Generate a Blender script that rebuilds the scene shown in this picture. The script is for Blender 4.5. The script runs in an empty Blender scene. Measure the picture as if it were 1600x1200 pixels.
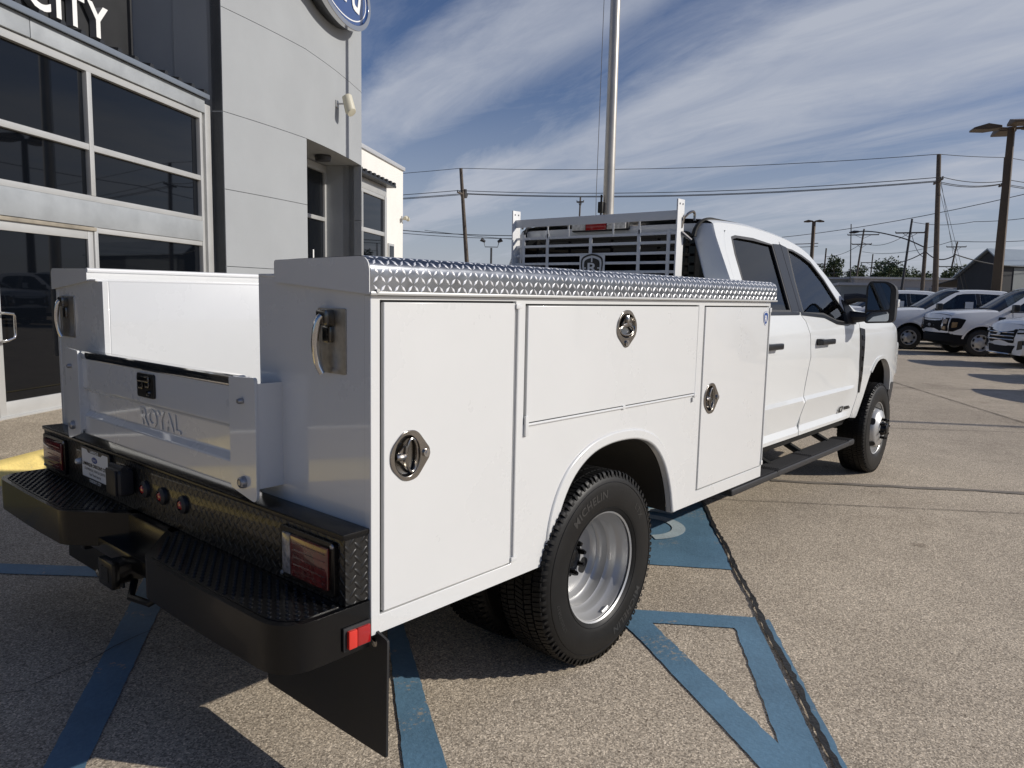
import bpy, bmesh, math, random
from mathutils import Vector, Matrix
from mathutils.geometry import delaunay_2d_cdt
random.seed(7)
SC = bpy.context.scene
COL = SC.collection
PI = math.pi
R = math.radians

# ------------------------------------------------------------------ camera
cam = bpy.data.cameras.new('camera')
cam_o = bpy.data.objects.new('camera', cam)
COL.objects.link(cam_o)
cr = Vector((0.65456796, -0.75571488, 0.02087612))
cu = Vector((0.07533643, 0.09267979, 0.99284182))
cf = Vector((0.75224013, 0.64830971, -0.11759808))
cam_o.matrix_world = Matrix(((cr.x, cu.x, -cf.x, -1.3254), (cr.y, cu.y, -cf.y, -2.8590), (cr.z, cu.z, -cf.z, 1.4860), (0, 0, 0, 1)))
cam.lens = 26.4924
cam.sensor_width = 36.0
cam.sensor_fit = 'HORIZONTAL'
cam.clip_start = 0.05
cam.clip_end = 3000
SC.camera = cam_o

# ------------------------------------------------------------------ light
SUN_AZ, SUN_EL = R(-58.5), R(27)
SC.view_settings.view_transform = 'Standard'
SC.view_settings.look = 'None'
SC.view_settings.exposure = 0.0
SC.view_settings.gamma = 1.0
sun = bpy.data.lights.new('sun', 'SUN')
sun.energy = 3.8
sun.angle = R(0.53)
sun.color = (1.0, 0.945, 0.865)
sun_o = bpy.data.objects.new('sun', sun)
COL.objects.link(sun_o)
sd_ = Vector((math.cos(SUN_AZ) * math.cos(SUN_EL), math.sin(SUN_AZ) * math.cos(SUN_EL), math.sin(SUN_EL)))
sun_o.rotation_euler = sd_.to_track_quat('Z', 'Y').to_euler()
sun_o.location = sd_ * 60

W = bpy.data.worlds.new('World')
SC.world = W
W.use_nodes = True
nt = W.node_tree
nt.nodes.clear()
def N_(tree, typ, **kw):
    n = tree.nodes.new(typ)
    for k, v in kw.items():
        setattr(n, k, v)
    return n
def build_world():
    out = N_(nt, 'ShaderNodeOutputWorld')
    bg = N_(nt, 'ShaderNodeBackground')
    sky = N_(nt, 'ShaderNodeTexSky', sky_type='NISHITA', sun_disc=False)
    sky.sun_elevation = SUN_EL
    sky.sun_rotation = PI / 2 - SUN_AZ
    sky.air_density = 1.0
    sky.dust_density = 0.6
    sky.ozone_density = 2.0
    tc = N_(nt, 'ShaderNodeTexCoord')
    sep = N_(nt, 'ShaderNodeSeparateXYZ')
    nt.links.new(tc.outputs['Generated'], sep.inputs[0])
    def m(op, a, b=None, c=None, clamp=False):
        n = N_(nt, 'ShaderNodeMath', operation=op, use_clamp=clamp)
        for i, x in enumerate((a, b, c)):
            if x is None: continue
            if isinstance(x, (int, float)): n.inputs[i].default_value = x
            else: nt.links.new(x, n.inputs[i])
        return n.outputs[0]
    zc = m('ADD', m('MAXIMUM', sep.outputs[2], 0.0), 0.07)
    px = m('DIVIDE', sep.outputs[0], zc)
    py = m('DIVIDE', sep.outputs[1], zc)
    A = R(71)
    u = m('ADD', m('MULTIPLY', px, math.cos(A)), m('MULTIPLY', py, math.sin(A)))
    v = m('SUBTRACT', m('MULTIPLY', py, math.cos(A)), m('MULTIPLY', px, math.sin(A)))
    def cloud(su, sv, scale, det, rough, dist, seed):
        cb = N_(nt, 'ShaderNodeCombineXYZ')
        nt.links.new(m('MULTIPLY', u, su), cb.inputs[0])
        nt.links.new(m('MULTIPLY', v, sv), cb.inputs[1])
        cb.inputs[2].default_value = seed
        nz = N_(nt, 'ShaderNodeTexNoise')
        nz.inputs['Scale'].default_value = scale
        nz.inputs['Detail'].default_value = det
        nz.inputs['Roughness'].default_value = rough
        nz.inputs['Distortion'].default_value = dist
        nt.links.new(cb.outputs[0], nz.inputs['Vector'])
        return nz.outputs['Fac']
    c1 = cloud(0.22, 0.60, 1.0, 10, 0.62, 0.7, 4.2)
    c2 = cloud(0.55, 1.7, 1.8, 9, 0.66, 0.8, 9.1)
    c3 = cloud(0.08, 0.22, 1.0, 4, 0.5, 0.2, 1.7)
    # two broad cloud banks with blue gaps between, edges broken up by noise
    w = m('ADD', m('SUBTRACT', m('MULTIPLY', px, 0.94), m('MULTIPLY', py, 0.342)), m('ADD', m('MULTIPLY', m('SUBTRACT', c3, 0.5), 1.5), m('MULTIPLY', m('SUBTRACT', c1, 0.5), 0.9)))
    bands = N_(nt, 'ShaderNodeValToRGB')
    stops = [(0.0, .30), (.12, .30), (.172, .06), (.215, .72), (.268, .66), (.305, .10), (.345, .14), (.40, .80), (.52, .78), (.585, .32), (.68, .30), (.76, .7), (1.0, .75)]
    el = bands.color_ramp.elements
    for k, (p, g_) in enumerate(stops):
        e = el[k] if k < 2 else el.new(p)
        e.position = p; e.color = (g_, g_, g_, 1)
    nt.links.new(m('DIVIDE', w, 5.0), bands.inputs[0])
    tex = m('ADD', m('MULTIPLY', m('SUBTRACT', c1, 0.5), 1.9), m('MULTIPLY', m('SUBTRACT', c2, 0.5), 1.0))
    fac = m('MULTIPLY', m('ADD', bands.outputs[0], tex, clamp=True), 0.9)
    # thicker veil near the horizon
    hz = N_(nt, 'ShaderNodeMapRange')
    hz.inputs['From Min'].default_value = 0.0
    hz.inputs['From Max'].default_value = 0.26
    hz.inputs['To Min'].default_value = 0.75
    hz.inputs['To Max'].default_value = 0.0
    nt.links.new(sep.outputs[2], hz.inputs['Value'])
    fac = m('MAXIMUM', fac, m('MULTIPLY', hz.outputs[0], 1.0))
    ahead = m('ADD', m('MULTIPLY', sep.outputs[0], math.cos(R(35))), m('MULTIPLY', sep.outputs[1], math.sin(R(35))))
    bank = N_(nt, 'ShaderNodeMapRange'); bank.interpolation_type = 'SMOOTHSTEP'
    bank.inputs['From Min'].default_value = -0.05; bank.inputs['From Max'].default_value = 0.55
    nt.links.new(ahead, bank.inputs['Value'])
    fac = m('MULTIPLY', fac, bank.outputs[0])
    mix = N_(nt, 'ShaderNodeMix', data_type='RGBA')
    nt.links.new(fac, mix.inputs[0])
    tint = N_(nt, 'ShaderNodeMix', data_type='RGBA', blend_type='MULTIPLY')
    tint.inputs[0].default_value = 1.0
    nt.links.new(sky.outputs[0], tint.inputs[6])
    tint.inputs[7].default_value = (1.0, 1.06, 1.36, 1)
    nt.links.new(tint.outputs[2], mix.inputs[6])
    mix.inputs[7].default_value = (8.8, 9.4, 10.8, 1)
    nt.links.new(mix.outputs[2], bg.inputs[0])
    bg.inputs[1].default_value = 0.053
    nt.links.new(bg.outputs[0], out.inputs[0])
build_world()

# ------------------------------------------------------------------ materials
MATS = {}
def mat(name, col, rough=0.5, metal=0.0, coat=0.0, spec=None, ior=None, noise=None, bump=None, emis=None, coat_rough=0.03):
    """noise=(scale, amount) value variation; bump=(scale, strength, distance)"""
    if name in MATS: return MATS[name]
    m = bpy.data.materials.new(name); m.use_nodes = True
    t = m.node_tree; b = t.nodes['Principled BSDF']
    b.inputs['Base Color'].default_value = (*col, 1)
    b.inputs['Roughness'].default_value = rough
    b.inputs['Metallic'].default_value = metal
    b.inputs['Coat Weight'].default_value = coat
    b.inputs['Coat Roughness'].default_value = coat_rough
    if spec is not None: b.inputs['Specular IOR Level'].default_value = spec
    if ior is not None: b.inputs['IOR'].default_value = ior
    tc = N_(t, 'ShaderNodeTexCoord')
    if noise:
        nz = N_(t, 'ShaderNodeTexNoise'); nz.inputs['Scale'].default_value = noise[0]; nz.inputs['Detail'].default_value = 6; nz.inputs['Roughness'].default_value = 0.6
        t.links.new(tc.outputs['Object'], nz.inputs['Vector'])
        mr = N_(t, 'ShaderNodeMapRange'); mr.inputs['From Min'].default_value = 0.3; mr.inputs['From Max'].default_value = 0.7
        mr.inputs['To Min'].default_value = 1 - noise[1]; mr.inputs['To Max'].default_value = 1 + noise[1]
        t.links.new(nz.outputs['Fac'], mr.inputs['Value'])
        vm = N_(t, 'ShaderNodeVectorMath', operation='SCALE'); vm.inputs[0].default_value = col
        t.links.new(mr.outputs[0], vm.inputs['Scale']); t.links.new(vm.outputs[0], b.inputs['Base Color'])
        mr2 = N_(t, 'ShaderNodeMapRange'); mr2.inputs['To Min'].default_value = max(0.02, rough * 0.8); mr2.inputs['To Max'].default_value = min(1, rough * 1.2)
        t.links.new(nz.outputs['Fac'], mr2.inputs['Value']); t.links.new(mr2.outputs[0], b.inputs['Roughness'])
    if bump:
        nz = N_(t, 'ShaderNodeTexNoise'); nz.inputs['Scale'].default_value = bump[0]; nz.inputs['Detail'].default_value = 4
        t.links.new(tc.outputs['Object'], nz.inputs['Vector'])
        bp = N_(t, 'ShaderNodeBump'); bp.inputs['Strength'].default_value = bump[1]; bp.inputs['Distance'].default_value = bump[2]
        t.links.new(nz.outputs['Fac'], bp.inputs['Height']); t.links.new(bp.outputs[0], b.inputs['Normal'])
    if emis:
        b.inputs['Emission Color'].default_value = (*emis[0], 1); b.inputs['Emission Strength'].default_value = emis[1]
    MATS[name] = m
    return m

def M_(t, op, a, b=None, c=None):
    n = N_(t, 'ShaderNodeMath', operation=op)
    for i, x in enumerate((a, b, c)):
        if x is None: continue
        if isinstance(x, (int, float)): n.inputs[i].default_value = x
        else: t.links.new(x, n.inputs[i])
    return n.outputs[0]

body_white = mat('body_paint', (0.685, 0.69, 0.682), 0.28, coat=0.9, noise=(1.7, 0.022), bump=(1.1, 0.05, 0.02), coat_rough=0.03)
cab_white = mat('cab_paint', (0.72, 0.735, 0.73), 0.3, coat=0.8, noise=(1.3, 0.012))
lot_white = mat('lot_car_paint', (0.76, 0.77, 0.78), 0.3, coat=0.8)
rack_white = mat('rack_paint', (0.70, 0.70, 0.69), 0.4, coat=0.2)
black_gloss = mat('black_powder_coat', (0.0035, 0.0035, 0.004), 0.26, spec=0.3, coat=0.12, bump=(160, 0.08, 0.002))
black_plastic = mat('black_plastic', (0.018, 0.018, 0.02), 0.5, bump=(300, 0.1, 0.001))
black_satin = mat('black_satin', (0.010, 0.010, 0.011), 0.28)
seal_gap_black = mat('rubber_and_gap_black', (0.012, 0.012, 0.012), 0.6)  # rubber seals, and the black that stands for shade in door gaps
chassis_m = mat('chassis_black', (0.010, 0.010, 0.010), 0.6, noise=(6, 0.3))
flap_m = mat('mud_flap_rubber', (0.011, 0.011, 0.012), 0.55, noise=(5, 0.25))
tyre_m = mat('tyre_rubber', (0.0055, 0.0052, 0.005), 0.5, spec=0.32, noise=(14, 0.25), bump=(90, 0.15, 0.002))
tyre_text = mat('tyre_lettering', (0.032, 0.031, 0.03), 0.4)
recess_m = mat('brushed_recess', (0.50, 0.47, 0.43), 0.36, metal=1.0, noise=(40, 0.15))
steel_m = mat('stainless_steel', (0.36, 0.335, 0.305), 0.2, metal=1.0, noise=(9, 0.12))
chrome_m = mat('chrome', (0.62, 0.61, 0.60), 0.07, metal=1.0)
dark_chrome = mat('dark_chrome', (0.13, 0.125, 0.12), 0.16, metal=1.0)
alu_m = mat('aluminium_tread_plate', (0.25, 0.262, 0.28), 0.25, metal=1.0, noise=(22, 0.2))  # plate darkened so the lozenges on it look sun-struck
alu_glint = mat('aluminium_lozenge_glint', (0.80, 0.81, 0.83), 0.42, metal=0.7)  # sun glint on the raised lozenges put into a brighter colour
rim_m = mat('silver_wheel_paint', (0.48, 0.48, 0.475), 0.36, metal=0.45, coat=0.3)
red_lens = mat('red_lens', (0.34, 0.010, 0.012), 0.12, coat=0.7)
lamp_red = mat('tail_lamp_lens', (0.13, 0.012, 0.012), 0.16, coat=0.8, noise=(26, 0.5))
clear_lens = mat('clear_lens', (0.60, 0.60, 0.58), 0.12, coat=0.8, noise=(45, 0.35))
white_plain = mat('white_print', (0.75, 0.75, 0.73), 0.5)
black_print = mat('black_print', (0.01, 0.01, 0.01), 0.5)
blue_print = mat('blue_print', (0.012, 0.06, 0.26), 0.35)
grey_print = mat('grey_metal_badge', (0.35, 0.35, 0.36), 0.3, metal=0.6)
stucco = mat('grey_stucco', (0.335, 0.350, 0.360), 0.85, noise=(1.1, 0.05), bump=(55, 0.25, 0.006))
groove_m = mat('stucco_joint', (0.13, 0.135, 0.14), 0.9)
stucco_white = mat('white_stucco', (0.76, 0.745, 0.70), 0.85, noise=(1.5, 0.03), bump=(60, 0.2, 0.005))
coping_m = mat('parapet_coping', (0.42, 0.43, 0.45), 0.5)
alum_frame = mat('anodised_frame', (0.52, 0.52, 0.505), 0.42, metal=0.35, noise=(2.5, 0.05))
alum_panel = mat('weathered_aluminium_panel', (0.40, 0.42, 0.43), 0.46, metal=0.3, noise=(2.2, 0.15))
gutter_m = mat('blue_grey_flashing', (0.22, 0.25, 0.29), 0.4, metal=0.4)
glass_dark = mat('tinted_window_glass', (0.003, 0.004, 0.006), 0.02, spec=0.42, ior=1.5)
roof_dark = mat('dark_metal_roofing', (0.03, 0.032, 0.035), 0.45, metal=0.4)
sign_black = mat('sign_panel_black', (0.035, 0.036, 0.038), 0.5, noise=(3, 0.1))
letter_white = mat('sign_letter_white', (0.85, 0.85, 0.83), 0.35)
letter_side = mat('sign_letter_return', (0.30, 0.30, 0.31), 0.4, metal=0.5)
pole_galv = mat('galvanised_pole', (0.50, 0.47, 0.42), 0.36, metal=0.55, noise=(2, 0.12))
pole_brown = mat('bronze_painted_pole', (0.085, 0.056, 0.030), 0.5, noise=(2, 0.2))
wood_m = mat('weathered_wood_pole', (0.105, 0.085, 0.068), 0.9, noise=(5, 0.3))
dark_steel = mat('dark_steel_pole', (0.035, 0.035, 0.038), 0.5)
wire_m = mat('black_cable', (0.018, 0.018, 0.02), 0.6)
barn_wall = mat('dark_board_wall', (0.04, 0.042, 0.045), 0.8, noise=(0.6, 0.25))
barn_light = mat('grey_siding', (0.22, 0.24, 0.24), 0.7, noise=(0.5, 0.1))
metal_roof = mat('corrugated_roof', (0.33, 0.38, 0.42), 0.45, metal=0.3, noise=(0.4, 0.1))
block_wall = mat('pale_block_wall', (0.36, 0.35, 0.34), 0.85, noise=(0.3, 0.12))
leaf_m = mat('foliage', (0.050, 0.075, 0.026), 0.7, noise=(0.6, 0.45))
bark_m = mat('bark', (0.07, 0.05, 0.035), 0.9)
cream_m = mat('cream_lamp_housing', (0.56, 0.53, 0.42), 0.5)
seat_m = mat('dark_seat_fabric', (0.03, 0.03, 0.033), 0.8)
amber = mat('amber_lens', (0.25, 0.16, 0.07), 0.15, coat=0.6, noise=(9, 0.4))

def glass_see(name, tint, refl_ior=1.5):
    m = bpy.data.materials.new(name); m.use_nodes = True
    t = m.node_tree; t.nodes.clear()
    out = N_(t, 'ShaderNodeOutputMaterial'); mx = N_(t, 'ShaderNodeMixShader')
    tr = N_(t, 'ShaderNodeBsdfTransparent'); tr.inputs[0].default_value = (*tint, 1)
    gl = N_(t, 'ShaderNodeBsdfGlossy'); gl.inputs['Roughness'].default_value = 0.015
    fr = N_(t, 'ShaderNodeFresnel'); fr.inputs[0].default_value = refl_ior
    t.links.new(fr.outputs[0], mx.inputs[0]); t.links.new(tr.outputs[0], mx.inputs[1]); t.links.new(gl.outputs[0], mx.inputs[2]); t.links.new(mx.outputs[0], out.inputs[0])
    return m
glass_front = glass_see('front_door_glass', (0.62, 0.68, 0.72), 1.8)
glass_rear = glass_see('privacy_glass', (0.16, 0.18, 0.20), 1.75)
glass_mirror = mat('mirror_glass', (0.36, 0.38, 0.40), 0.02, metal=1.0)

def tread_bump(name, col, rough, metal, scale, axes, strength):
    """raised lozenge tread pattern in two alternating directions, as a bump on one plane of the object's coordinates"""
    m = bpy.data.materials.new(name); m.use_nodes = True
    t = m.node_tree; b = t.nodes['Principled BSDF']
    b.inputs['Base Color'].default_value = (*col, 1); b.inputs['Roughness'].default_value = rough; b.inputs['Metallic'].default_value = metal
    b.inputs['Coat Weight'].default_value = 0.3
    tc = N_(t, 'ShaderNodeTexCoord'); sp = N_(t, 'ShaderNodeSeparateXYZ'); t.links.new(tc.outputs['Object'], sp.inputs[0])
    u = M_(t, 'MULTIPLY', sp.outputs[axes[0]], scale); v = M_(t, 'MULTIPLY', sp.outputs[axes[1]], scale)
    hs = []
    for k, sgn in ((0.0, 1), (0.5, -1)):
        fu = M_(t, 'SUBTRACT', M_(t, 'FRACT', M_(t, 'ADD', u, k)), 0.5); fv = M_(t, 'SUBTRACT', M_(t, 'FRACT', M_(t, 'ADD', v, k)), 0.5)
        a = M_(t, 'MULTIPLY', M_(t, 'ADD', fu, M_(t, 'MULTIPLY', fv, sgn)), 1.5)
        c = M_(t, 'MULTIPLY', M_(t, 'SUBTRACT', fu, M_(t, 'MULTIPLY', fv, sgn)), 4.6)
        d = M_(t, 'SUBTRACT', 1.0, M_(t, 'ADD', M_(t, 'MULTIPLY', a, a), M_(t, 'MULTIPLY', c, c)))
        hs.append(M_(t, 'MAXIMUM', d, 0.0))
    h = M_(t, 'MAXIMUM', hs[0], hs[1])
    bp = N_(t, 'ShaderNodeBump'); bp.inputs['Strength'].default_value = strength; bp.inputs['Distance'].default_value = 0.004
    t.links.new(h, bp.inputs['Height']); t.links.new(bp.outputs[0], b.inputs['Normal'])
    return m
black_tread_end = tread_bump('black_tread_plate_end', (0.007, 0.007, 0.007), 0.36, 0.0, 26.0, (0, 2), 0.8)
black_tread = tread_bump('black_tread_plate', (0.007, 0.007, 0.007), 0.36, 0.0, 26.0, (1, 2), 0.8)

def concrete(name, base, dark, speck):
    m = bpy.data.materials.new(name); m.use_nodes = True
    t = m.node_tree; b = t.nodes['Principled BSDF']; b.inputs['Roughness'].default_value = 0.85
    tc = N_(t, 'ShaderNodeTexCoord')
    def noise(s, d, r=0.6):
        n = N_(t, 'ShaderNodeTexNoise'); n.inputs['Scale'].default_value = s; n.inputs['Detail'].default_value = d; n.inputs['Roughness'].default_value = r
        t.links.new(tc.outputs['Object'], n.inputs['Vector']); return n.outputs['Fac']
    def ramp(f, stops):
        r = N_(t, 'ShaderNodeValToRGB'); e = r.color_ramp.elements
        for i, (p, c) in enumerate(stops):
            x = e[i] if i < 2 else e.new(p)
            x.position = p; x.color = (*c, 1)
        t.links.new(f, r.inputs[0]); return r.outputs[0]
    vo = N_(t, 'ShaderNodeTexVoronoi'); vo.inputs['Scale'].default_value = speck; t.links.new(tc.outputs['Object'], vo.inputs['Vector'])
    sp = N_(t, 'ShaderNodeSeparateColor'); t.links.new(vo.outputs['Color'], sp.inputs[0])
    agg = ramp(sp.outputs[0], [(0.0, (dark[0] * .8, dark[1] * .8, dark[2] * .8)), (0.25, dark), (0.42, base), (0.8, (base[0] * 1.15, base[1] * 1.12, base[2] * 1.08)), (0.95, (base[0] * 1.75, base[1] * 1.75, base[2] * 1.75))])
    big = ramp(noise(0.23, 5), [(0.3, (0.80, 0.785, 0.77)), (0.7, (1.12, 1.11, 1.09))])
    mid = ramp(noise(2.1, 8, 0.7), [(0.3, (0.84, 0.83, 0.82)), (0.72, (1.08, 1.08, 1.08))])
    fine = ramp(noise(75, 5, 0.75), [(0.32, (0.84, 0.835, 0.83)), (0.68, (1.12, 1.12, 1.12))])
    # pits
    v2 = N_(t, 'ShaderNodeTexVoronoi'); v2.inputs['Scale'].default_value = 62; t.links.new(tc.outputs['Object'], v2.inputs['Vector'])
    s2 = N_(t, 'ShaderNodeSeparateColor'); t.links.new(v2.outputs['Color'], s2.inputs[0])
    pit = M_(t, 'MULTIPLY', M_(t, 'LESS_THAN', v2.outputs['Distance'], M_(t, 'MULTIPLY', s2.outputs[1], 0.30)), M_(t, 'LESS_THAN', s2.outputs[0], 0.17))
    def mul(a, c):
        x = N_(t, 'ShaderNodeMix', data_type='RGBA', blend_type='MULTIPLY'); x.inputs[0].default_value = 1.0
        t.links.new(a, x.inputs[6]); t.links.new(c, x.inputs[7]); return x.outputs[2]
    stain = ramp(noise(0.75, 7, 0.68), [(0.30, (0.70, 0.68, 0.66)), (0.44, (1.0, 1.0, 1.0))])
    v3 = N_(t, 'ShaderNodeTexVoronoi'); v3.inputs['Scale'].default_value = 1.15; t.links.new(tc.outputs['Object'], v3.inputs['Vector'])
    drip = ramp(M_(t, 'ADD', v3.outputs['Distance'], M_(t, 'MULTIPLY', M_(t, 'SUBTRACT', noise(9, 4), 0.5), 0.10)), [(0.025, (0.62, 0.60, 0.58)), (0.075, (1.0, 1.0, 1.0))])
    c = mul(mul(mul(mul(mul(agg, big), mid), fine), stain), drip)
    px = N_(t, 'ShaderNodeMix', data_type='RGBA'); t.links.new(pit, px.inputs[0]); t.links.new(c, px.inputs[6]); px.inputs[7].default_value = (dark[0] * .55, dark[1] * .5, dark[2] * .45, 1)
    t.links.new(px.outputs[2], b.inputs['Base Color'])
    bp = N_(t, 'ShaderNodeBump'); bp.inputs['Strength'].default_value = 0.55; bp.inputs['Distance'].default_value = 0.006
    h = M_(t, 'SUBTRACT', M_(t, 'ADD', M_(t, 'MULTIPLY', sp.outputs[0], 0.5), noise(70, 4)), pit)
    t.links.new(h, bp.inputs['Height']); t.links.new(bp.outputs[0], b.inputs['Normal'])
    return m
ground_m = concrete('exposed_aggregate_concrete', (0.475, 0.413, 0.328), (0.305, 0.258, 0.200), 185)
walk_m = concrete('sidewalk_concrete', (0.43, 0.37, 0.285), (0.27, 0.23, 0.175), 150)

def paint(name, col, wear=0.42):
    m = bpy.data.materials.new(name); m.use_nodes = True
    t = m.node_tree; b = t.nodes['Principled BSDF']; b.inputs['Roughness'].default_value = 0.62
    tc = N_(t, 'ShaderNodeTexCoord')
    def noise(s, d, r=0.6):
        n = N_(t, 'ShaderNodeTexNoise'); n.inputs['Scale'].default_value = s; n.inputs['Detail'].default_value = d; n.inputs['Roughness'].default_value = r
        t.links.new(tc.outputs['Object'], n.inputs['Vector']); return n.outputs['Fac']
    mr = N_(t, 'ShaderNodeMapRange'); mr.inputs['From Min'].default_value = 0.25; mr.inputs['From Max'].default_value = 0.75; mr.inputs['To Min'].default_value = 0.66; mr.inputs['To Max'].default_value = 1.30
    t.links.new(M_(t, 'ADD', M_(t, 'MULTIPLY', noise(3.2, 6), 0.6), M_(t, 'MULTIPLY', noise(60, 4), 0.4)), mr.inputs['Value'])
    vm = N_(t, 'ShaderNodeVectorMath', operation='SCALE'); vm.inputs[0].default_value = col; t.links.new(mr.outputs[0], vm.inputs['Scale'])
    # chips where the paint has come off the concrete
    ch = M_(t, 'MULTIPLY', M_(t, 'GREATER_THAN', noise(46, 6, 0.75), 0.565), M_(t, 'GREATER_THAN', noise(2.6, 3), 0.53 + wear * 0.10))
    mx = N_(t, 'ShaderNodeMix', data_type='RGBA'); t.links.new(ch, mx.inputs[0]); t.links.new(vm.outputs[0], mx.inputs[6]); mx.inputs[7].default_value = (0.30, 0.29, 0.26, 1)
    t.links.new(mx.outputs[2], b.inputs['Base Color'])
    bp = N_(t, 'ShaderNodeBump'); bp.inputs['Strength'].default_value = 0.4; bp.inputs['Distance'].default_value = 0.005
    t.links.new(M_(t, 'ADD', noise(70, 4), noise(9, 3)), bp.inputs['Height']); t.links.new(bp.outputs[0], b.inputs['Normal'])
    return m
blue_paint = paint('blue_parking_paint', (0.105, 0.205, 0.295))
white_paint = paint('white_parking_paint', (0.42, 0.50, 0.53), 0.2)
yellow_paint = paint('yellow_kerb_paint', (0.78, 0.60, 0.20))
tar_m = mat('black_joint_sealant', (0.016, 0.016, 0.016), 0.55, noise=(20, 0.4), bump=(40, 0.8, 0.01))
seam_m = mat('concrete_joint', (0.055, 0.048, 0.040), 0.9, noise=(15, 0.4))
dark_band_m = mat('darker_concrete', (0.205, 0.178, 0.145), 0.8, noise=(6, 0.3))  # darker tone for one thin strip of the concrete

# ------------------------------------------------------------------ mesh helpers
def pip(p, poly):
    x, y = p; c = False; n = len(poly); j = n - 1
    for i in range(n):
        xi, yi = poly[i]; xj, yj = poly[j]
        if (yi > y) != (yj > y) and x < (xj - xi) * (y - yi) / (yj - yi + 1e-12) + xi: c = not c
        j = i
    return c
def dens(poly, step, closed=True):
    o = []; n = len(poly)
    for i in range(n if closed else n - 1):
        a, b = poly[i], poly[(i + 1) % n]
        k = max(1, int(math.ceil(math.dist(a, b) / step)))
        for q in range(k): o.append(tuple(a[j] + (b[j] - a[j]) * q / k for j in range(len(a))))
    if not closed: o.append(tuple(poly[-1]))
    return o
def rpoly(pts, r, n=5):
    o = []; m = len(pts)
    rs = r if isinstance(r, (list, tuple)) else [r] * m
    for i in range(m):
        p0, p1, p2 = Vector(pts[i - 1]), Vector(pts[i]), Vector(pts[(i + 1) % m])
        a = (p0 - p1); b = (p2 - p1); rr = min(rs[i], a.length * .45, b.length * .45)
        if rr < 1e-6: o.append(tuple(p1)); continue
        A = p1 + a.normalized() * rr; Bq = p1 + b.normalized() * rr
        for k in range(n + 1):
            t = k / n; o.append(tuple(A.lerp(p1, t).lerp(p1.lerp(Bq, t), t)))
    return o
def catmull(pts, n=6):
    o = []; P = [Vector(p) for p in pts]
    for i in range(len(P) - 1):
        p0 = P[max(i - 1, 0)]; p1 = P[i]; p2 = P[i + 1]; p3 = P[min(i + 2, len(P) - 1)]
        for k in range(n):
            t = k / n
            o.append(0.5 * ((2 * p1) + (p2 - p0) * t + (2 * p0 - 5 * p1 + 4 * p2 - p3) * t * t + (3 * p1 - p0 - 3 * p2 + p3) * t ** 3))
    o.append(P[-1]); return o

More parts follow.
